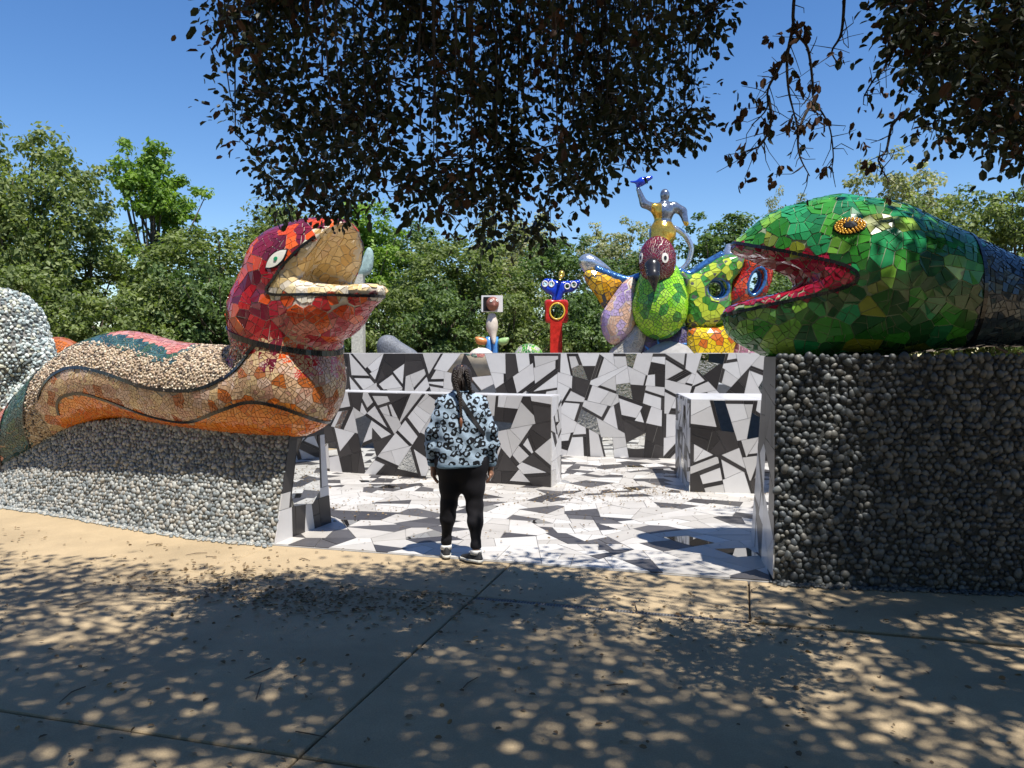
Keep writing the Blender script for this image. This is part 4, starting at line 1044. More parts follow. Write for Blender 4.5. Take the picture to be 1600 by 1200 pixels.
# --- pale pillar with a leaf-shaped blade, seen past the open mouth; domes over the wall
mat('pale_tile', (.50, .49, .42), rough=.5, var=.3, scale=26, bump=.3); mat('verdigris', (.30, .42, .40), rough=.6, var=.3, scale=16, bump=.4, bscale=20)
Y_ = lambda x, y, dy=0: P(540+x*.15, 380+y*.15, 17+dy)
pp = root('blade_pillar', Y_(120, 0)*np.array([1, 1, 0]), 'pale tiled pillar topped by a grey green blade behind the red open mouth', 'sculpture')
a = Y_(130, 330); v, f = box((a[0], 17, a[2]/2), (.24, .3, a[2])); part('pillar', mesh_py('pillar', v, f, ['pale_tile']), pp)
S_ = slab([(540+x*.15, 380+y*.15) for x, y in [(235, 40), (285, 85), (290, 190), (260, 310), (170, 345), (110, 310), (120, 270), (180, 150)]], 17, .12, .1, h=.03); part('blade', S_.mesh('blade', 'verdigris'), pp)
mat('slate_chip', (.14, .15, .17), rough=.6, var=.4, scale=30, bump=.6, bscale=40)
sl = root('stone_hump', P(620, 553, 16)*np.array([1, 1, 0]), 'dark grey stone hump sloping down behind the wall left of the totems', 'sculpture')
S_ = blob(lambda p: smin(cone(p, P(606, 540, 16), P(640, 560, 16), .2, .2), cone(p, P(606, 540, 16), P(606, 700, 16), .2, .25), .1), (-3.0, 15.4, -.1), (-1.5, 16.6, 2.4), .05); part('hump', S_.mesh('hump', 'slate_chip'), sl)
gd = root('glass_dome', P(826, 553, 18)*np.array([1, 1, 0]), 'green glass tiled dome just showing over the wall between the totems', 'sculpture')
S_ = blob(lambda p: smin(ell(p, P(826, 556, 18), (.31, .35, .26)), cone(p, P(826, 560, 18), (.37, 18, 0), .28, .35), .1), (-.3, 17.4, -.1), (1.1, 18.6, 2.2), .04); coat_tiles(S_, 'dome', gd, GR0+GR1+GREY, .1, .006, grout='grout_pale')
sd = root('pale_dome', P(745, 553, 18)*np.array([1, 1, 0]), 'small cream dome peeking over the wall at the foot of slim totem', 'sculpture')
S_ = blob(lambda p: smin(ell(p, P(752, 560, 18), (.30, .35, .24)), cone(p, P(752, 566, 18), (-.7, 18, 0), .28, .35), .1), (-1.3, 17.4, -.1), (0, 18.6, 2.1), .05); part('dome', S_.mesh('dome', 'bone'), sd)
# ------------------------------------------------------------------ trees behind the garden
def leafmat(name, c1, c2, c3, trans=.35, rough=.5):
    m = bpy.data.materials.new(name); m.use_nodes = True; nt = m.node_tree; MATS[name] = m
    b = nt.nodes['Principled BSDF']; out = nt.nodes['Material Output']
    at = nd(nt, 'ShaderNodeAttribute', attribute_name='tint'); rp = nd(nt, 'ShaderNodeValToRGB'); e = rp.color_ramp.elements
    e[0].color = (*c1, 1); e[1].color = (*c3, 1); x = e.new(.5); x.color = (*c2, 1)
    nt.links.new(at.outputs['Fac'], rp.inputs['Fac']); nt.links.new(rp.outputs['Color'], b.inputs['Base Color'])
    b.inputs['Roughness'].default_value = rough; b.inputs['Specular IOR Level'].default_value = .3
    tr = nd(nt, 'ShaderNodeBsdfTranslucent'); mx = nd(nt, 'ShaderNodeMixShader'); mx.inputs['Fac'].default_value = trans
    br = nd(nt, 'ShaderNodeVectorMath', operation='MULTIPLY'); br.inputs[1].default_value = (1.5, 1.7, .7); nt.links.new(rp.outputs['Color'], br.inputs[0])
    nt.links.new(br.outputs[0], tr.inputs['Color']); nt.links.new(b.outputs[0], mx.inputs[1]); nt.links.new(tr.outputs[0], mx.inputs[2])
    nt.links.new(mx.outputs[0], out.inputs['Surface'])
leafmat('leaf_olive', (.066, .094, .028), (.14, .182, .056), (.26, .30, .115))
leafmat('leaf_bright', (.08, .145, .022), (.15, .25, .04), (.26, .37, .07))
leafmat('leaf_pale', (.13, .15, .07), (.27, .28, .16), (.46, .44, .29))
leafmat('leaf_deep', (.055, .088, .028), (.095, .15, .046), (.16, .225, .08))
mat('bark', (.10, .075, .055), rough=.95, var=.35, scale=9, bump=.8, bscale=22)
def leaf_cards(C, N, size, rnd=rng, ratio=.62):
    """diamond leaves: one folded pair of triangles each, as quads"""
    n = len(C); U, W, Nn = frames(N, rnd); s = size[:, None]
    V = np.stack([C-U*s*.5, C+W*s*ratio*.5+Nn*s*.08, C+U*s*.5, C-W*s*ratio*.5+Nn*s*.08], 1)
    return V.reshape(-1, 3), np.arange(n*4).reshape(n, 4)
def crown_mesh(name, m, w, h, nclump, per, leaf, base=.12, gap=.35, seed=1, lobes=6, shape=1.0):
    """foliage of unit trees: lobes of clumps of leaves, height h over the ground, width w"""
    r = np.random.default_rng(seed); L = []
    for i in range(lobes):
        t = r.uniform(.18, 1); a = r.uniform(0, 2*math.pi); rad = w*.30*(1-abs(t-.45)*shape)
        L.append((np.array([math.cos(a)*rad, math.sin(a)*rad, h*(base+(1-base)*t*.86)]), w*r.uniform(.20, .34)))
    L.append((np.array([0, 0, h*.86]), w*.22)); L.append((np.array([0, 0, h*.45]), w*.34))
    C = []; N = []; T = []; S_ = []; cl = []
    for i in range(nclump):
        c, rad = L[r.integers(len(L))]; d = r.normal(size=3); d /= np.linalg.norm(d)
        p = c+d*rad*r.uniform(gap, 1.0)*np.array([1, 1, .85])
        if p[2] < h*base: p[2] = h*base+r.uniform(0, .4)
        cr = r.uniform(.22, .48)*w/6; cl.append(p)
        q = r.normal(size=(per, 3)); q /= np.linalg.norm(q, axis=1)[:, None]; q = q*cr*r.uniform(.35, 1.1, (per, 1))*np.array([1.2, 1.2, .8])
        C.append(p+q); N.append(q/cr+np.array([0, 0, .9])+r.normal(0, .7, (per, 3))); tt = r.uniform(.2, .8); T.append(np.clip(tt+r.normal(0, .2, per), 0, 1)); S_.append(leaf*r.uniform(.7, 1.3, per))
    C = np.concatenate(C); V, F = leaf_cards(C, np.concatenate(N), np.concatenate(S_), r)
    me = mesh_np(name, V, F, [m], tint=np.concatenate(T)); return me, cl
def trunk_mesh(h, w, cl, seed, r0=.2):
    r = random.Random(seed); tr = [(0, 0, 0)]; n = 7
    for i in range(1, n+1): tr.append((r.uniform(-.12, .12)*i/3, r.uniform(-.12, .12)*i/3, h*.8*i/n))
    ps = [tube(catmull(tr, 3), np.linspace(r0, .03, (n)*3+1), 8)]
    for c in r.sample(cl, min(26, len(cl))):
        k = max(1, min(n-1, int((c[2]*.6)/(h*.8)*n))); a = np.array(tr[k]); mid = (a+c)/2+np.array([0, 0, -.15*abs(c[2]-a[2])]); ps.append(tube(catmull([a, mid, c], 4), np.linspace(r0*.35, .015, 9), 5))
    v, f = merge(ps); return mesh_py('trunk', v, f, ['bark'], smooth=True)
KINDS = {}
for key, m, w, h, nc, per, lf, base_, gap_, lob in (('oak_a', 'leaf_olive', 7.0, 8.0, 330, 62, .17, .05, .45, 10), ('oak_b', 'leaf_olive', 6.5, 7.0, 300, 62, .16, .03, .45, 9), ('bright_a', 'leaf_bright', 5.0, 10.0, 210, 60, .20, .12, .35, 9), ('bright_b', 'leaf_bright', 6.0, 8.5, 260, 60, .18, .06, .4, 9),
        ('pale_a', 'leaf_pale', 5.5, 9.0, 250, 55, .17, .10, .4, 9), ('deep_a', 'leaf_deep', 6.5, 8.5, 320, 60, .17, .04, .45, 10), ('shrub_a', 'leaf_olive', 5.0, 3.6, 230, 60, .15, .02, .5, 8), ('shrub_b', 'leaf_deep', 5.0, 3.4, 230, 60, .15, .02, .5, 8)):
    sd_ = len(KINDS)+11; cm, cl = crown_mesh('crown', m, w, h, nc, per, lf, base_, gap_, sd_, lob)
    KINDS[key] = (cm, trunk_mesh(h, w, cl, sd_, .2 if h > 4 else .08), h, w)
def tree(key, px, top, d, label, group, wide=None, name='tree', cat='tree', turn=None):
    """px: where its trunk stands in the view, top: the height its crown reaches there, d: metres away"""
    cm, tm, h, w = KINDS[key]; g = P(px, 553, d); H = P(px, top, d)[2]; s = H/h; sx = (wide/w) if wide else s
    o = bpy.data.objects.new(name, None); COL.objects.link(o); o.location = (g[0], g[1], -.05); o.scale = (sx, sx, s); o.rotation_euler = (0, 0, turn if turn is not None else rs.uniform(0, 6.28))
    tag(o, label, cat, group)
    for nm, me in (('crown', cm), ('trunk', tm)):
        c = bpy.data.objects.new(nm, me); COL.objects.link(c); c.parent = o
        if nm == 'crown': c['kind'] = 'stuff'
GT = 'trees behind the garden'; GS = 'shrubs in the hedge behind the wall'
tree('oak_a', 40, 195, 26, 'tall olive green oak at the left edge above pale stone sculpture', GT, 7.0)
tree('oak_b', -130, 260, 25, 'olive oak cut off by the left edge of the view', GT, 7.5)
tree('bright_a', 238, 205, 31, 'bright green open-crowned tree standing alone against sky on the left', GT, 4.6)
tree('oak_b', 140, 350, 27, 'olive oak between the tall left oak and the bright green tree', GT, 6.5)
tree('oak_a', 350, 345, 27, 'broad dull green oak behind the hump of the red serpent', GT, 7.5)
tree('oak_b', 455, 325, 30, 'olive oak rising just left of the red serpent head', GT, 6.0)
tree('bright_b', 560, 310, 30, 'bright green tree directly behind the open red mouth', GT, 5.5)
tree('deep_a', 645, 345, 33, 'dark green tree behind the wall between red mouth and slim totem', GT, 6.5)
tree('oak_a', 735, 360, 28, 'olive oak behind the slim totem', GT, 6.5)
tree('pale_a', 815, 325, 36, 'pale leaved tree rising behind the red pillar totem', GT, 5.5)
tree('deep_a', 890, 365, 31, 'dark green tree between the cobalt bird and the big bird', GT, 6.0)
tree('pale_a', 960, 345, 33, 'pale flowering tree just left of the big bird head', GT, 4.2, turn=1.0)
tree('deep_a', 1115, 330, 30, 'dark rounded tree behind the rider and the right wing', GT, 6.5, turn=2.0)
tree('bright_b', 1040, 420, 34, 'green tree mostly hidden behind the big bird', GT, 6.0)
tree('pale_a', 1228, 300, 36, 'small pale treetop peeping over the green serpent snout', GT, 2.8)
tree('pale_a', 1405, 245, 28, 'pale cream leaved tree rising behind the green serpent eye', GT, 5.0)
tree('oak_a', 1500, 290, 25, 'olive oak behind the back of the green serpent', GT, 5.5)
tree('oak_b', 1600, 285, 24, 'olive oak at the right edge above the dark serpent body', GT, 6.0)
tree('deep_a', 1300, 400, 34, 'dark tree seen through the gap of the green serpent mouth', GT, 7.0)
for i, (px, top, d, key, lb) in enumerate([(150, 470, 21, 'shrub_a', 'low olive shrub right of the pale stone sculpture'), (250, 445, 22, 'shrub_a', 'dense grey green shrub behind the serpent hump'), (345, 440, 22.5, 'shrub_b', 'dark shrub touching the back of the red head'), (30, 430, 22, 'shrub_a', 'shrub behind the top of the pale stone sculpture'), (620, 455, 26, 'shrub_a', 'shrub over the wall right of the red lower jaw'),
        (700, 470, 25.5, 'shrub_b', 'dark shrub over the wall left of the slim totem'), (800, 470, 26, 'shrub_a', 'shrub over the wall between the two totems'), (905, 470, 26.5, 'shrub_b', 'dark shrub over the wall right of the red pillar'), (1250, 470, 26, 'shrub_b', 'shrub glimpsed through the green serpent mouth'), (540, 470, 25, 'shrub_b', 'dark shrub behind the pale blade pillar')]):
    tree(key, px, top, d, lb, GS, 4.5, 'shrub', 'shrub')
for i, (x, y, key, sc_) in enumerate([(-9, -7, 'oak_a', 1.2), (-3.5, -11, 'oak_b', 1.35), (5, -12, 'oak_a', 1.3), (11, -8, 'deep_a', 1.2), (15, 1, 'oak_b', 1.2), (-15, 0, 'oak_a', 1.1), (0, -17, 'deep_a', 1.4)]):  # out-of-view oaks, added to block sky light and darken the mirror reflections
    cm, tm, h, w = KINDS[key]; o = bpy.data.objects.new('tree', None); COL.objects.link(o); o.location = (x, y, -.05); o.scale = (sc_*1.15, sc_*1.15, sc_); o.rotation_euler = (0, 0, i*1.3)
    tag(o, 'oak of the grove %s the viewer, added to block sky light, seen only in reflections' % ['behind and left of', 'close behind', 'behind and right of', 'far to the right behind', 'off to the right of', 'off to the left of', 'farthest behind'][i], 'tree', 'oaks behind the viewer')
    for nm, me in (('crown', cm), ('trunk', tm)):
        c = bpy.data.objects.new(nm, me); COL.objects.link(c); c.parent = o
        if nm == 'crown': c['kind'] = 'stuff'
# ------------------------------------------------------------------ the oak overhead
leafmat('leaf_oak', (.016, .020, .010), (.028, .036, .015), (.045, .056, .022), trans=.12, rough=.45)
leafmat('leaf_dead', (.035, .017, .011), (.06, .028, .016), (.11, .055, .03), trans=.15, rough=.7); leafmat('leaf_dry', (.13, .085, .05), (.22, .155, .09), (.36, .27, .17), trans=.1, rough=.8)
ro = np.random.default_rng(99); OAK = np.array([3.4, -3.2, 0.0])
nodes = [np.array([3.4, -3.2, 0]), np.array([3.3, -3.1, 1.0]), np.array([3.1, -2.9, 2.0]), np.array([2.8, -2.5, 2.9])]; par = [-1, 0, 1, 2]; kindn = [0]*4
def inside(px, py, poly):
    c = False; n = len(poly)
    for i in range(n):
        (x1, y1), (x2, y2) = poly[i], poly[i-1]
        if (y1 > py) != (y2 > py) and px < (x2-x1)*(py-y1)/(y2-y1)+x1: c = not c
    return c
# foliage that hangs into view: three sprays a few metres in front of the viewer
SPR1 = [(335, -60), (345, 60), (350, 130), (365, 190), (365, 240), (410, 275), (430, 320), (480, 335), (520, 350), (560, 325), (620, 318), (655, 345), (690, 385), (735, 395), (770, 385), (800, 350), (840, 385), (868, 370), (880, 320), (930, 335), (955, 300), (1000, 265), (1040, 240), (1085, 220), (1100, 170), (1085, 110), (1120, 75), (1140, 40), (1120, -60)]
SPR2 = [(1400, -60), (1385, 60), (1410, 110), (1425, 160), (1430, 200), (1470, 235), (1510, 215), (1560, 230), (1590, 265), (1680, 280), (1700, -60)]
tip = []
def spray(poly, n, d0, d1):
    xs = [p[0] for p in poly]; ys = [p[1] for p in poly]
    k = 0; cs = []
    for _ in range(6000):
        px, py = ro.uniform(min(xs), max(xs)), ro.uniform(min(ys), max(ys))
        if inside(px, py, poly) and all((px-c[0])**2+(py-c[1])**2 > 47**2 for c in cs): cs.append((px, py, ro.uniform(d0, d1)))
    while k < n:
        c = cs[ro.integers(len(cs))]; px, py = c[0]+ro.normal(0, 16), c[1]+ro.normal(0, 14)
        if inside(px, py, poly): tip.append((P(px, py, c[2]+ro.normal(0, .12)), 1)); k += 1
spray(SPR1, 640, 3.6, 4.9); spray(SPR2, 190, 3.1, 3.8)
# bare drooping twig between them
TW = [[(1245, -40), (1240, 40), (1262, 75), (1270, 130), (1272, 155), (1295, 195), (1302, 240), (1300, 262)], [(1272, 155), (1255, 185), (1247, 215), (1250, 245), (1265, 275)], [(1240, 40), (1230, 90), (1232, 140), (1240, 175), (1246, 200)], [(1240, 60), (1215, 110), (1200, 140), (1198, 170), (1175, 195)], [(1200, 150), (1205, 190), (1190, 225), (1172, 235)], [(1390, 60), (1385, 100), (1365, 125), (1350, 150)], [(1420, 170), (1395, 195), (1385, 235), (1372, 250), (1390, 285)], [(1320, -20), (1315, 50), (1300, 80), (1310, 100)]]
# the canopy above and behind the viewer, which shades the pavement and the dark wall
k = 0; heads = []
for gx in np.arange(-6, 4.6, .78):
    for gy in np.arange(-.4, 7.2, .78):
        if ro.random() < .20: continue
        z_ = ro.uniform(4.6, 8.4); heads.append(np.array([gx+ro.normal(0, .24)+.234*z_, gy+ro.normal(0, .24)-.354*z_, z_]))
heads += [np.array([ro.uniform(2.7, 6.0)+.234*z_, ro.uniform(5.8, 8.2)-.354*z_, z_]) for z_ in ro.uniform(6.0, 9.0, 44)]
lim = lambda gx: np.interp(gx, [-6, -4.5, -3, -1.5, -.6, 1.2, 1.5, 2.5, 2.75, 4], [7.0, 6.75, 6.1, 6.1, 6.3, 6.8, 5.7, 5.7, 8.6, 9.0])
while k < 1100:
    x, y, z = heads[ro.integers(len(heads))]+ro.normal(0, .30, 3)*[1, 1, .8]
    if z < 2.3+.53*max(y, 0): continue
    gx, gy = x-.234*z, y+.354*z                       # where its shade falls
    if gy > lim(gx)-.25 or gy < -1.0: continue
    tip.append((np.array([x, y, z]), 0)); k += 1
tip.sort(key=lambda t: (t[1], -t[0][2] if t[1] else np.linalg.norm(t[0]-nodes[3])))
for q, kd_ in tip:
    A = np.array(nodes[3:]); d = np.linalg.norm(A-q, axis=1)+.12*np.linalg.norm(A-nodes[3], axis=1)
    K1 = np.array(kindn[3:]) == 1
    if kd_ == 1: d = d*ro.uniform(.6, 1.5, len(d))+.35*np.maximum(0, A[:, 2]-q[2]-.12)+np.where(K1, 0, 1.6*np.linalg.norm(A[:, :2]-q[:2], axis=1))
    d = d+np.where(A[:, 2] < q[2]-.05, .6, 0)+np.where(K1 & (d > .75), 4, 0)+np.where(~K1 & (A[:, 2]-CAM_H < .47*np.maximum(A[:, 1], 0)), 4, 0) if kd_ == 1 else d+np.where(K1, 50, 0)
    j = int(np.argmin(d))+3; nodes.append(q); par.append(j); kindn.append(kd_)
cnt = [1]*len(nodes)
for i in range(len(nodes)-1, 0, -1): cnt[par[i]] += cnt[i]
rad = [min(.0085, .0017*c**.36) if kindn[i] else (.19 if i < 4 else min(.13, .0070*c**.52)) for i, c in enumerate(cnt)]
ps = []
for i in range(1, len(nodes)):
    a, b = nodes[par[i]], nodes[i]
    if kindn[i] == 1 and kindn[par[i]] == 0:          # a spray's stem drops in from straight above
        up_ = np.array([b[0]*1.02, b[1]-.05, max(CAM_H+.52*b[1], b[2]+.1)]); ps.append(tube(catmull([a, (a+up_)/2+Z*.2, up_, (up_+b)/2+ro.normal(0, .03, 3), b], 4), np.linspace(.010, rad[i], 17), 6, cap=False)); continue
    l = np.linalg.norm(b-a); m_ = (a+b)/2+ro.normal(0, .07, 3)*l; ra = min(rad[par[i]], rad[i]*1.6+.004)
    ps.append(tube([a, (a+m_)/2+ro.normal(0, .02, 3)*l, m_, (b+m_)/2+ro.normal(0, .02, 3)*l, b], np.linspace(ra, rad[i], 5), 6 if rad[i] < .02 else 10, cap=False))
tw_leaf = []
for w in TW:
    L = catmull([P(x, y, 3.9+.1*math.sin(x*.05)) for x, y in w], 5); ps.append(tube(L, np.linspace(.009, .0025, len(L)), 5))
    for q in L[3::2]:
        for _ in range(2):
            e = q+ro.normal(0, .07, 3)*[1, 1, .8]-Z*.03; ps.append(tube([q, (q+e)/2+ro.normal(0, .012, 3), e], [.003, .002, .0015], 4)); 
            if ro.random() < .42: tw_leaf.append(e)
oak = root('oak_tree', OAK, 'big oak hanging dark leafy sprays into the top of the view', 'tree')
mat('bark_dark', (.045, .036, .030), rough=.95, var=.35, scale=9, bump=.8, bscale=22)
v, f = merge(ps); part('trunk', mesh_py('trunk', v, f, ['bark_dark'], smooth=True), oak)
def oval_leaves(C, N, size, U=None):
    """cupped oval leaves, two quads folded along the midrib"""
    n = len(C); U0, W, Nn = frames(N, ro); 
    if U is not None:
        U0 = U/np.linalg.norm(U, axis=1)[:, None]; W = np.cross(Nn, U0); W /= np.linalg.norm(W, axis=1)[:, None]+1e-9; Nn = np.cross(U0, W)
    s = size[:, None]; wd = ro.uniform(.24, .34, (n, 1)); cup = ro.uniform(.04, .14, (n, 1))
    V = np.stack([C, C+U0*s*.28+W*s*wd+Nn*s*cup, C+U0*s*.72+W*s*wd*.92+Nn*s*cup, C+U0*s-Nn*s*.05, C+U0*s*.72-W*s*wd*.92+Nn*s*cup, C+U0*s*.28-W*s*wd+Nn*s*cup], 1)
    F = np.stack([np.array([[0, 1, 2, 3], [0, 3, 4, 5]])+6*i for i in range(n)]); return V.reshape(-1, 3), F.reshape(-1, 4)
LK = []; LC = []; LN_ = []; LS = []; LU = []; LT = []; dead = []
for i in range(4, len(nodes)):
    q = nodes[i]; kd_ = kindn[i]; a = nodes[par[i]]; n = int(ro.integers(17, 33)) if kd_ else int(ro.integers(90, 150))
    sp_ = .060 if kd_ else .27; t = 1-ro.random((n, 1))*min(1, .22/(np.linalg.norm(q-a)+1e-6))
    base_ = a+(q-a)*t; off = ro.normal(0, sp_, (n, 3)); c = (base_ if kd_ else q)+off; u = off+ro.normal(0, .06, (n, 3))-Z*(.05 if kd_ else .02)
    LK.append(np.full(n, kd_)); LC.append(c); LU.append(u); LN_.append(ro.normal(0, .8, (n, 3))+Z*.8); LS.append(ro.choice([.028, .038, .048, .060], n, p=[.2, .35, .3, .15])*ro.uniform(.9, 1.1, n) if kd_ else ro.uniform(.07, .11, n)); LT.append(np.clip(ro.normal(.5, .25, n), 0, 1))
    isd = (ro.random(n) < .05) | (ro.random() < .10); dead.append(isd)
for e in tw_leaf:
    n = int(ro.integers(2, 7)); LK.append(np.ones(n, int)); LC.append(e+ro.normal(0, .018, (n, 3))); LU.append(ro.normal(0, .5, (n, 3))-Z); LN_.append(ro.normal(0, 1, (n, 3))); LS.append(ro.uniform(.035, .058, n)); LT.append(ro.random(n)); dead.append(ro.random(n) < .8)
LC, LU, LN_, LS, LT, dead, LK = map(np.concatenate, (LC, LU, LN_, LS, LT, dead, LK))
vis = (LC[:, 1] > 2.5) & ((LC[:, 2]-CAM_H) < .45*LC[:, 1]) & (np.abs(LC[:, 0]) < .66*LC[:, 1])
okd = ~(vis & (np.abs(LC[:, 0]) < .64*LC[:, 1]) & ((LC[:, 2]-CAM_H) < .10*LC[:, 1])) & ~((LK == 0) & (LC[:, 1] > .5) & ((LC[:, 2]-CAM_H) < .47*LC[:, 1]))
LC, LU, LN_, LS, LT, dead, vis = (a[okd] for a in (LC, LU, LN_, LS, LT, dead, vis))
sc_ = np.where(vis, LS/LC[:, 1], 0); order = np.argsort(-sc_); big = set(order[:300].tolist())
for i in order[:300]:
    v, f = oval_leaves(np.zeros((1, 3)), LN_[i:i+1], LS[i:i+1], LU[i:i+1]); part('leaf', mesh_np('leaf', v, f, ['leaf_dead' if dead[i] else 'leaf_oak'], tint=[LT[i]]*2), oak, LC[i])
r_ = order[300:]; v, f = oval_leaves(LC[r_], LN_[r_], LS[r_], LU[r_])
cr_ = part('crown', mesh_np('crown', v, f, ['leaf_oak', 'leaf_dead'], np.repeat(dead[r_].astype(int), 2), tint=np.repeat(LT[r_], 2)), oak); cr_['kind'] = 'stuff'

# ------------------------------------------------------------------ fallen leaves, drain
nl = 2600; C = []
def scatter(n, a, b, s, z):
    g = G(a, b); C.append(np.stack([ro.normal(g[0], s, n), ro.normal(g[1], s*.7, n), np.full(n, z)], 1))
e_ = np.stack([ro.uniform(-7, 4.5, 1500), ro.uniform(1.5, 6.1, 1500)], 1); C.append(np.c_[e_[:, :1]*E1+e_[:, 1:]*E2, np.full(1500, .004)])
for px, py, n, s in ((330, 905, 260, .4), (420, 930, 260, .32), (560, 945, 240, .32), (640, 940, 160, .25), (480, 938, 160, .2), (700, 950, 80, .3), (1230, 985, 70, .3), (850, 945, 60, .4), (1000, 965, 50, .4)): scatter(n, px, py, s, .004)
for px, py, n, s in ((985, 770, 420, .45), (900, 780, 180, .5), (720, 780, 120, .6), (560, 800, 150, .5), (640, 760, 120, .7), (1090, 790, 80, .5), (900, 830, 120, .9), (1000, 735, 120, .5)): scatter(n, px, py, s, .018)
C = np.concatenate(C); n = len(C); on_floor = C[:, 2] > .01
sz = np.where(on_floor, ro.uniform(.014, .034, n), ro.uniform(.016, .042, n)); nn = ro.normal(0, .35, (n, 3))+Z; C[:, 2] += ro.uniform(.002, .01, n)
v, f = oval_leaves(C, nn, sz, np.c_[ro.normal(0, 1, (n, 2)), ro.normal(0, .12, n)])
fm_ = mesh_np('fallen_leaves', v, f, ['leaf_dry'], tint=np.repeat(ro.random(n), 2)); fo = bpy.data.objects.new('fallen_leaves', fm_); COL.objects.link(fo); tag(fo, 'dry brown oak leaves scattered over pavement and tiled floor', 'leaves', kind='stuff')
mat('twig_wood', (.10, .07, .045), rough=.9); ps = []
for i in range(46):
    g = E(ro.uniform(-5, 3), ro.uniform(2, 6), .008); a = ro.uniform(0, 6.28); l = ro.uniform(.05, .2); ps.append(tube([g, g+np.array([math.cos(a), math.sin(a), .03])*l*.5+ro.normal(0, .01, 3)*[1, 1, 0], g+np.array([math.cos(a), math.sin(a), 0])*l], [.003, .0035, .002], 5))
v, f = merge(ps); to_ = bpy.data.objects.new('fallen_twigs', mesh_py('fallen_twigs', v, f, ['twig_wood'])); COL.objects.link(to_); tag(to_, 'thin dry twigs lying about on the pavement', 'twigs', kind='stuff')
mat('drain_iron', (.17, .165, .16), rough=.6, metal=.3, var=.3, scale=20); mat('drain_void', (.01, .01, .01), rough=1)
dg = root('drain_grate', E(-.85, 5.24, 0), 'narrow slotted drain grate set in the pavement before the gateway', 'drain')
def ebox(a0, a1, b0, b1, z0, z1):
    b = [E(a0, b0, z0), E(a1, b0, z0), E(a1, b1, z0), E(a0, b1, z0)]; return hexa(b, [p+Z*(z1-z0) for p in b])
v, f = merge([ebox(-1.76, .06, 5.213, 5.262, -.034, -.03)]); part('channel', mesh_py('channel', v, f, ['drain_void']), dg)
for b0, b1 in ((5.212, 5.219), (5.234, 5.240), (5.256, 5.263)): v, f = ebox(-1.765, .062, b0, b1, -.03, -.001); part('rail', mesh_py('rail', v, f, ['drain_iron']), dg)
v, f = ebox(-.005, .005, 5.2185, 5.2565, -.02, -.002); v = np.array(v)-E(0, 0, 0); me = mesh_py('bar', v, f, ['drain_iron'])
for i in range(88): part('bar', me, dg, E(-1.75+i*.0206, 0, 0))
# ------------------------------------------------------------------ the visitor, seen from behind
PL = G(722, 876); PL[2] = .014
def W_(q): return np.atleast_2d(q)+PL
who = root('person', PL, 'person seen from behind in pale blue leopard print sweater and black leggings', 'person')
def pelt(name):
    m = mat(name, (.35, .45, .56), rough=.95, var=.10, scale=30, bump=.5, bscale=220, spec=.15); nt = m.node_tree; b = nt.nodes['Principled BSDF']; src = b.inputs['Base Color'].links[0].from_socket
    tc = nd(nt, 'ShaderNodeNewGeometry'); nz = nd(nt, 'ShaderNodeTexNoise'); nz.inputs['Scale'].default_value = 16; nz.inputs['Detail'].default_value = 2
    nt.links.new(tc.outputs['Position'], nz.inputs['Vector'])
    mxv = nd(nt, 'ShaderNodeMix', data_type='RGBA', blend_type='LINEAR_LIGHT'); mxv.inputs['Factor'].default_value = .018
    nt.links.new(tc.outputs['Position'], mxv.inputs['A']); nt.links.new(nz.outputs['Color'], mxv.inputs['B'])
    vo = nd(nt, 'ShaderNodeTexVoronoi'); vo.voronoi_dimensions = '2D'; vo.inputs['Scale'].default_value = 16; vo.inputs['Randomness'].default_value = .7
    sx_ = nd(nt, 'ShaderNodeSeparateXYZ'); cx_ = nd(nt, 'ShaderNodeCombineXYZ'); nt.links.new(mxv.outputs['Result'], sx_.inputs[0]); nt.links.new(sx_.outputs[0], cx_.inputs[0]); nt.links.new(sx_.outputs[2], cx_.inputs[1]); nt.links.new(cx_.outputs[0], vo.inputs['Vector'])
    # rosettes: a ring round every cell centre, broken open on one side
    a1 = nd(nt, 'ShaderNodeMath', operation='SUBTRACT'); a1.inputs[1].default_value = .31; nt.links.new(vo.outputs['Distance'], a1.inputs[0])
    a2 = nd(nt, 'ShaderNodeMath', operation='ABSOLUTE'); nt.links.new(a1.outputs[0], a2.inputs[0])
    n3 = nd(nt, 'ShaderNodeTexNoise'); n3.inputs['Scale'].default_value = 30; n3.inputs['Detail'].default_value = 1; nt.links.new(tc.outputs['Position'], n3.inputs['Vector'])
    r3 = nd(nt, 'ShaderNodeMapRange'); r3.inputs['From Min'].default_value = .38; r3.inputs['From Max'].default_value = .60; r3.inputs['To Min'].default_value = .035; r3.inputs['To Max'].default_value = .20; nt.links.new(n3.outputs['Fac'], r3.inputs['Value'])
    lt = nd(nt, 'ShaderNodeMath', operation='LESS_THAN'); nt.links.new(a2.outputs[0], lt.inputs[0]); nt.links.new(r3.outputs[0], lt.inputs[1])
    mx = nd(nt, 'ShaderNodeMix', data_type='RGBA'); nt.links.new(lt.outputs[0], mx.inputs['Factor']); nt.links.new(src, mx.inputs['A']); mx.inputs['B'].default_value = (.016, .018, .022, 1)
    nt.links.new(mx.outputs['Result'], b.inputs['Base Color'])
pelt('leopard_knit'); mat('knit_rib', (.24, .35, .45), rough=.95, var=.12, scale=60, bump=.5, bscale=200, spec=.15)
mat('legging_black', (.012, .011, .0135), rough=.75, var=.2, scale=8, spec=.22); mat('skin', (.34, .17, .105), rough=.55, var=.08, scale=12)
mat('hair_dark', (.020, .012, .009), rough=.42, var=.4, scale=60, bump=.5, bscale=160); mat('hair_tip', (.20, .075, .035), rough=.5, var=.3, scale=50)
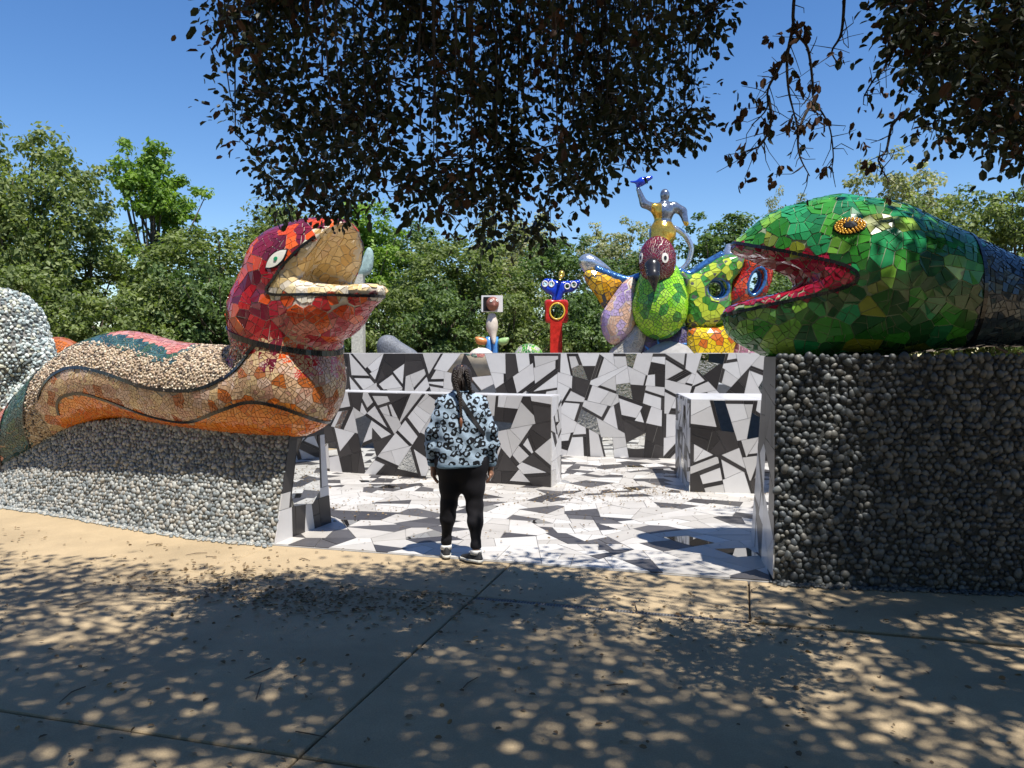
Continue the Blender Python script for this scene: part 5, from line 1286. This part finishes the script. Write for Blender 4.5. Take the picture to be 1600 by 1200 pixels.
mat('shoe_black', (.018, .018, .02), rough=.7, var=.2); mat('shoe_sole', (.66, .64, .58), rough=.6, var=.08); mat('sock_white', (.72, .70, .68), rough=.9, var=.06); mat('strap_black', (.014, .014, .016), rough=.5, var=.2)
mat('lip_tone', (.30, .10, .08), rough=.5)
LH = [(-.090, .02, .80), (-.094, .03, .60), (-.112, .045, .44), (-.122, .055, .33), (-.136, .09, .13), (-.138, .09, .06)]; LR = [.112, .087, .062, .057, .034, .032]
RH = [(.090, .0, .80), (.094, -.01, .60), (.106, -.02, .43), (.112, -.055, .32), (.118, -.08, .12), (.118, -.08, .05)]; RR = [.112, .087, .062, .057, .034, .032]
hy = .012   # head stands a little forward
def face(p):
    d = ell(p, (0, .018+hy, 1.487), (.073, .090, .108)); d = smin(d, ell(p, (0, .055+hy, 1.432), (.050, .055, .050)), .05)
    d = smin(d, cone(p, (0, .10+hy, 1.495), (0, .117+hy, 1.468), .011, .015), .02)
    for s in (-1, 1):
        d = smin(d, ell(p, (s*.075, .01+hy, 1.475), (.012, .022, .032)), .012); d = smax(d, -ell(p, (s*.03, .108+hy, 1.490), (.018, .014, .010)), .015); d = smin(d, ell(p, (s*.03, .095+hy, 1.490), (.012, .012, .009)), .006)
    d = smin(d, ell(p, (0, .099+hy, 1.436), (.024, .014, .009)), .012)
    return d
def arm(s): return [(s*.14, .0, 1.25), (s*.228, -.01, 1.02), (s*.236, .03, .79)]
def body_f(p):
    d = smin(face(p), cone(p, (0, .0, 1.33), (0, .008, 1.43), .058, .052), .04)
    d = smin(d, chain(p, [(-.11, 0, 1.26), (.11, 0, 1.26)], [.055, .055]), .05)
    q = p*np.array([.72, 1, 1]); d = smin(d, chain(q, [(0, 0, 1.24), (0, 0, 1.05), (0, -.005, .85)], [.075, .09, .10]), .08)
    for s, L, R in ((-1, LH, LR), (1, RH, RR)):
        d = smin(d, chain(p, L, [r-.008 for r in R], .04), .05); d = smin(d, chain(p, arm(s), [.045, .038, .026], .03), .04)
    return d
V, Q = nets(lambda p: body_f(p), (-.34, -.26, .0), (.34, .26, 1.66), .0155); SB = Surf(V, Q, 1); parts_ = [(list(W_(SB.V)), [tuple(q) for q in SB.Q.tolist()])]
V, Q = nets(face, (-.11, -.10, 1.36), (.11, .17, 1.62), .007); SF = Surf(V, Q, 1); parts_.append((list(W_(SF.V+np.array([0, .0015, 0]))), [tuple(q) for q in SF.Q.tolist()]))
def hand(s):
    wx, wy, wz = s*.236, .03, .79
    def f(p):
        q = p-np.array([wx, wy, wz]); q = q*np.array([s, 1, 1])      # x outwards from the body, y forward, z up
        d = cone(q, (0, 0, .03), (0, .004, -.03), .026, .026); m = q*np.array([1.55, 1, 1])
        d = smin(d, chain(m, [(0, .004, -.035), (0, .010, -.085)], [.034, .040]), .02)
        for k, (yy, ln) in enumerate(((.036, .062), (.013, .070), (-.010, .066), (-.031, .052))):
            d = smin(d, chain(q, [(-.002, yy, -.098), (-.008, yy*1.05, -.098-ln*.45), (-.022, yy*1.05+.004, -.098-ln*.80), (-.034, yy*1.03+.006, -.098-ln)], [.0100, .0092, .0085, .0072]), .006)
        return smin(d, chain(q, [(-.006, .036, -.045), (-.016, .058, -.075), (-.022, .062, -.105)], [.014, .011, .0085]), .010)
    return Surf(*nets(f, (min(wx-.07, wx+.07), wy-.08, wz-.19), (wx+.07, wy+.1, wz+.03), .0042), relax=1)
for s in (-1, 1): H = hand(s); parts_.append((list(W_(H.V)), [tuple(q) for q in H.Q.tolist()]))
v, f = merge(parts_); BODY = part('body', mesh_py('body', v, f, ['skin'], smooth=True), who)
# leggings
def leg_f(p):
    d = None
    for s, L, R in ((-1, LH, LR), (1, RH, RR)):
        e = smin(chain(p, L, R, .05), ell(p, (s*.080, -.028, .785), (.104, .088, .12)), .08); d = e if d is None else smin(d, e, .05)
    d = smin(d, chain(p*np.array([.62, 1, 1]), [(0, 0, .86), (0, -.005, .82)], [.110, .115]), .08)
    wr = .0022*np.sin(p[:, 2]*70+p[:, 0]*22)*np.exp(-((p[:, 2]-.40)/.07)**2)+.002*np.sin(p[:, 2]*95-p[:, 0]*30)*np.exp(-((p[:, 2]-.16)/.05)**2)
    return smax(smax(d+wr, .105-p[:, 2]-.25*(p[:, 0] < 0)*.06, .01), p[:, 2]-.86, .01)
V, Q = nets(leg_f, (-.28, -.24, .05), (.28, .24, 1.02), .011); SL = Surf(V, Q, 1); part('leggings', mesh_np('leggings', W_(SL.V), SL.Q, ['legging_black'], smooth=True), who)
# sweater: boxy knit with dropped sleeves
def swe_f(p):
    z = p[:, 2]; zz = [.70, .80, .95, 1.10, 1.22, 1.29, 1.335, 1.37, 1.40]
    w = np.interp(z, zz, [.068, .072, .080, .090, .092, .082, .055, .022, .0]); r = np.interp(z, zz, [.146, .146, .140, .132, .120, .106, .088, .074, .066])
    d = np.hypot(np.maximum(np.abs(p[:, 0])-w, 0), p[:, 1]+.006)-r
    d = smax(smax(d, p[:, 2]-1.392, .02), .768+.06*p[:, 0]-z, .012)
    for s in (-1, 1): d = smin(d, smax(chain(p, [(s*.135, 0, 1.27), (s*.222, -.012, 1.06), (s*.243, .0, .95), (s*.240, .026, .785)], [.086, .068, .062, .044], .03), .762-z, .01), np.where(z > 1.12, .03, .008))
    fold = .005*np.sin(p[:, 2]*46+p[:, 0]*24+np.sin(p[:, 0]*13)*2)+.004*np.sin(p[:, 0]*42-p[:, 2]*17)+.006*np.sin(p[:, 2]*30+np.abs(p[:, 0])*40)*(np.abs(p[:, 0]) > .17)
    d = d+fold*(z < 1.27)*np.clip((z-.80)/.07, 0, 1)
    return smax(d, -ell(p, (0, .02, 1.435), (.058, .066, .050)), .015)
V, Q = nets(swe_f, (-.36, -.22, .72), (.36, .22, 1.44), .0115); SW = Surf(V, Q, 1)
mq = (SW.V[:, 2] < .80)[SW.Q].all(1); mq |= (SW.V[:, 2] > 1.375)[SW.Q].all(1)
part('sweater', mesh_np('sweater', W_(SW.V), SW.Q, ['leopard_knit', 'knit_rib'], mq.astype(int), smooth=True), who)
# strap across the back
def back(x, z):
    l, n, i, d = SW.bvh.ray_cast(Vector((x, -.6, z)), Vector((0, 1, 0))); return np.array(l) if l is not None else np.array([x, 0, z])
L = [back(-.035+.235*t, 1.372-.36*t)+np.array([0, -.004, 0]) for t in np.linspace(0, 1, 16)]
L = resample([np.array([-.062, .03, 1.385])]+L+[np.array([.232, .03, .985])], .02); V = []; F = []; k = 0
t_ = np.gradient(L, axis=0)
for q, t in zip(L, t_):
    n = SW.normal(q); b = np.cross(n, t); b /= np.linalg.norm(b); V += [q+b*.017-n*.004, q+b*.017+n*.006, q-b*.017+n*.006, q-b*.017-n*.004]
for i in range(len(L)-1):
    for j in range(4): F.append((i*4+j, i*4+(j+1) % 4, (i+1)*4+(j+1) % 4, (i+1)*4+j))
part('bag_strap', mesh_py('bag_strap', W_(V), F, ['strap_black']), who)
# hair: parted cap and two plaits
def cap(p):
    d = smin(ell(p, (0, -.002+hy, 1.505), (.083, .095, .098)), ell(p, (0, -.035+hy, 1.44), (.068, .062, .075)), .05)
    d = smax(d, p[:, 1]-(.052+hy+.25*(p[:, 2]-1.52)), .03); d = smax(d, -(np.abs(p[:, 0]-.002)-.004+np.maximum(0, .09-np.hypot(p[:, 1]-hy, p[:, 2]-1.50))*1.0), .012)
    return d+.0028*np.sin(np.abs(p[:, 0])*260+p[:, 2]*40+p[:, 1]*60)
V, Q = nets(cap, (-.12, -.13, 1.34), (.12, .14, 1.64), .0065); SC = Surf(V, Q, 1); hair = part('hair', mesh_np('hair', W_(SC.V), SC.Q, ['hair_dark'], smooth=True), who)
def plait(path, n, wid, name, turns):
    path = catmull(path, 12); path = resample(path, .006); L_ = len(path); s = np.linspace(0, 1, L_); t = np.gradient(path, axis=0); t /= np.linalg.norm(t, axis=1)[:, None]
    out = np.array([0, -1.0, 0]); ps = []
    for k in range(3):
        ph = s*turns*2*math.pi+2*math.pi*k/3; b = np.cross(t, out); b /= np.linalg.norm(b, axis=1)[:, None]; o = np.cross(b, t)
        a = wid*(1-.45*s)[:, None]; ps.append(tube(path+b*a*np.sin(ph)[:, None]+o*a*.55*np.sin(2*ph)[:, None], wid*.72*(1-.45*s), 7))
    v, f = merge(ps); return part(name, mesh_py(name, W_(v), f, ['hair_dark'], smooth=True), hair), path
pl_, pth = plait([(-.040, -.092, 1.56), (-.048, -.108, 1.49), (-.032, -.118, 1.42), (-.006, -.135, 1.34), (.002, -.150, 1.24), (.004, -.152, 1.165)], 0, .0128, 'plait', 6.5)
v, f = tube([pth[-1]+Z*.012, pth[-1]-Z*.02+[0, -.002, 0], pth[-1]-Z*.055, pth[-1]-Z*.082], [.009, .014, .011, .003], 8); part('plait_end', mesh_py('plait_end', W_(v), f, ['hair_tip'], smooth=True), hair)
plait([(.040, -.088, 1.56), (.058, -.098, 1.49), (.068, -.085, 1.42), (.080, -.062, 1.372), (.095, .01, 1.375), (.095, .09, 1.30)], 0, .0128, 'plait', 6.0)
# shoes and socks
def shoe(c, yaw, name):
    ca, sa = math.cos(yaw), math.sin(yaw)
    def tr(p): q = p-np.array(c); return np.stack([q[:, 0]*ca+q[:, 1]*sa, -q[:, 0]*sa+q[:, 1]*ca, q[:, 2]], 1)
    foot2 = lambda q: np.minimum(chain(q[:, :2]@np.array([[1, 0, 0], [0, 1, 0]]), [(0, -.045, 0), (0, .05, 0), (.004, .125, 0)], [.034, .040, .034], .03), 9)
    def sole(p): q = tr(p); return smax(foot2(q), np.abs(q[:, 2]-.013)-.012, .006)
    def upper(p):
        q = tr(p); top = np.interp(q[:, 1], [-.085, -.05, .0, .05, .10, .16], [.088, .090, .078, .066, .050, .036]); d = smax(foot2(q)+.004+np.maximum(q[:, 2]-.03, 0)*.28, q[:, 2]-top, .02)
        return smax(d, .022-q[:, 2], .004)
    lo = np.array(c)-[.17, .17, .01]; hi = np.array(c)+[.17, .17, .13]
    S1 = Surf(*nets(upper, lo, hi, .0055), relax=1); o = part(name, mesh_np(name, W_(S1.V), S1.Q, ['shoe_black'], smooth=True), who)
    S2 = Surf(*nets(sole, lo, hi, .005), relax=1); part('sole', mesh_np('sole', W_(S2.V), S2.Q, ['shoe_sole'], smooth=True), o)
shoe((-.137, .085, 0.0), math.radians(8), 'shoe'); shoe((.112, -.085, 0.0), math.radians(52), 'shoe')
for (x, y) in ((-.138, .09), (.118, -.08)): v, f = tube([(x, y, .062), (x, y, .085), (x, y, .098)], [.049, .047, .0465], 14); part('sock', mesh_py('sock', W_(v), f, ['sock_white'], smooth=True), who)
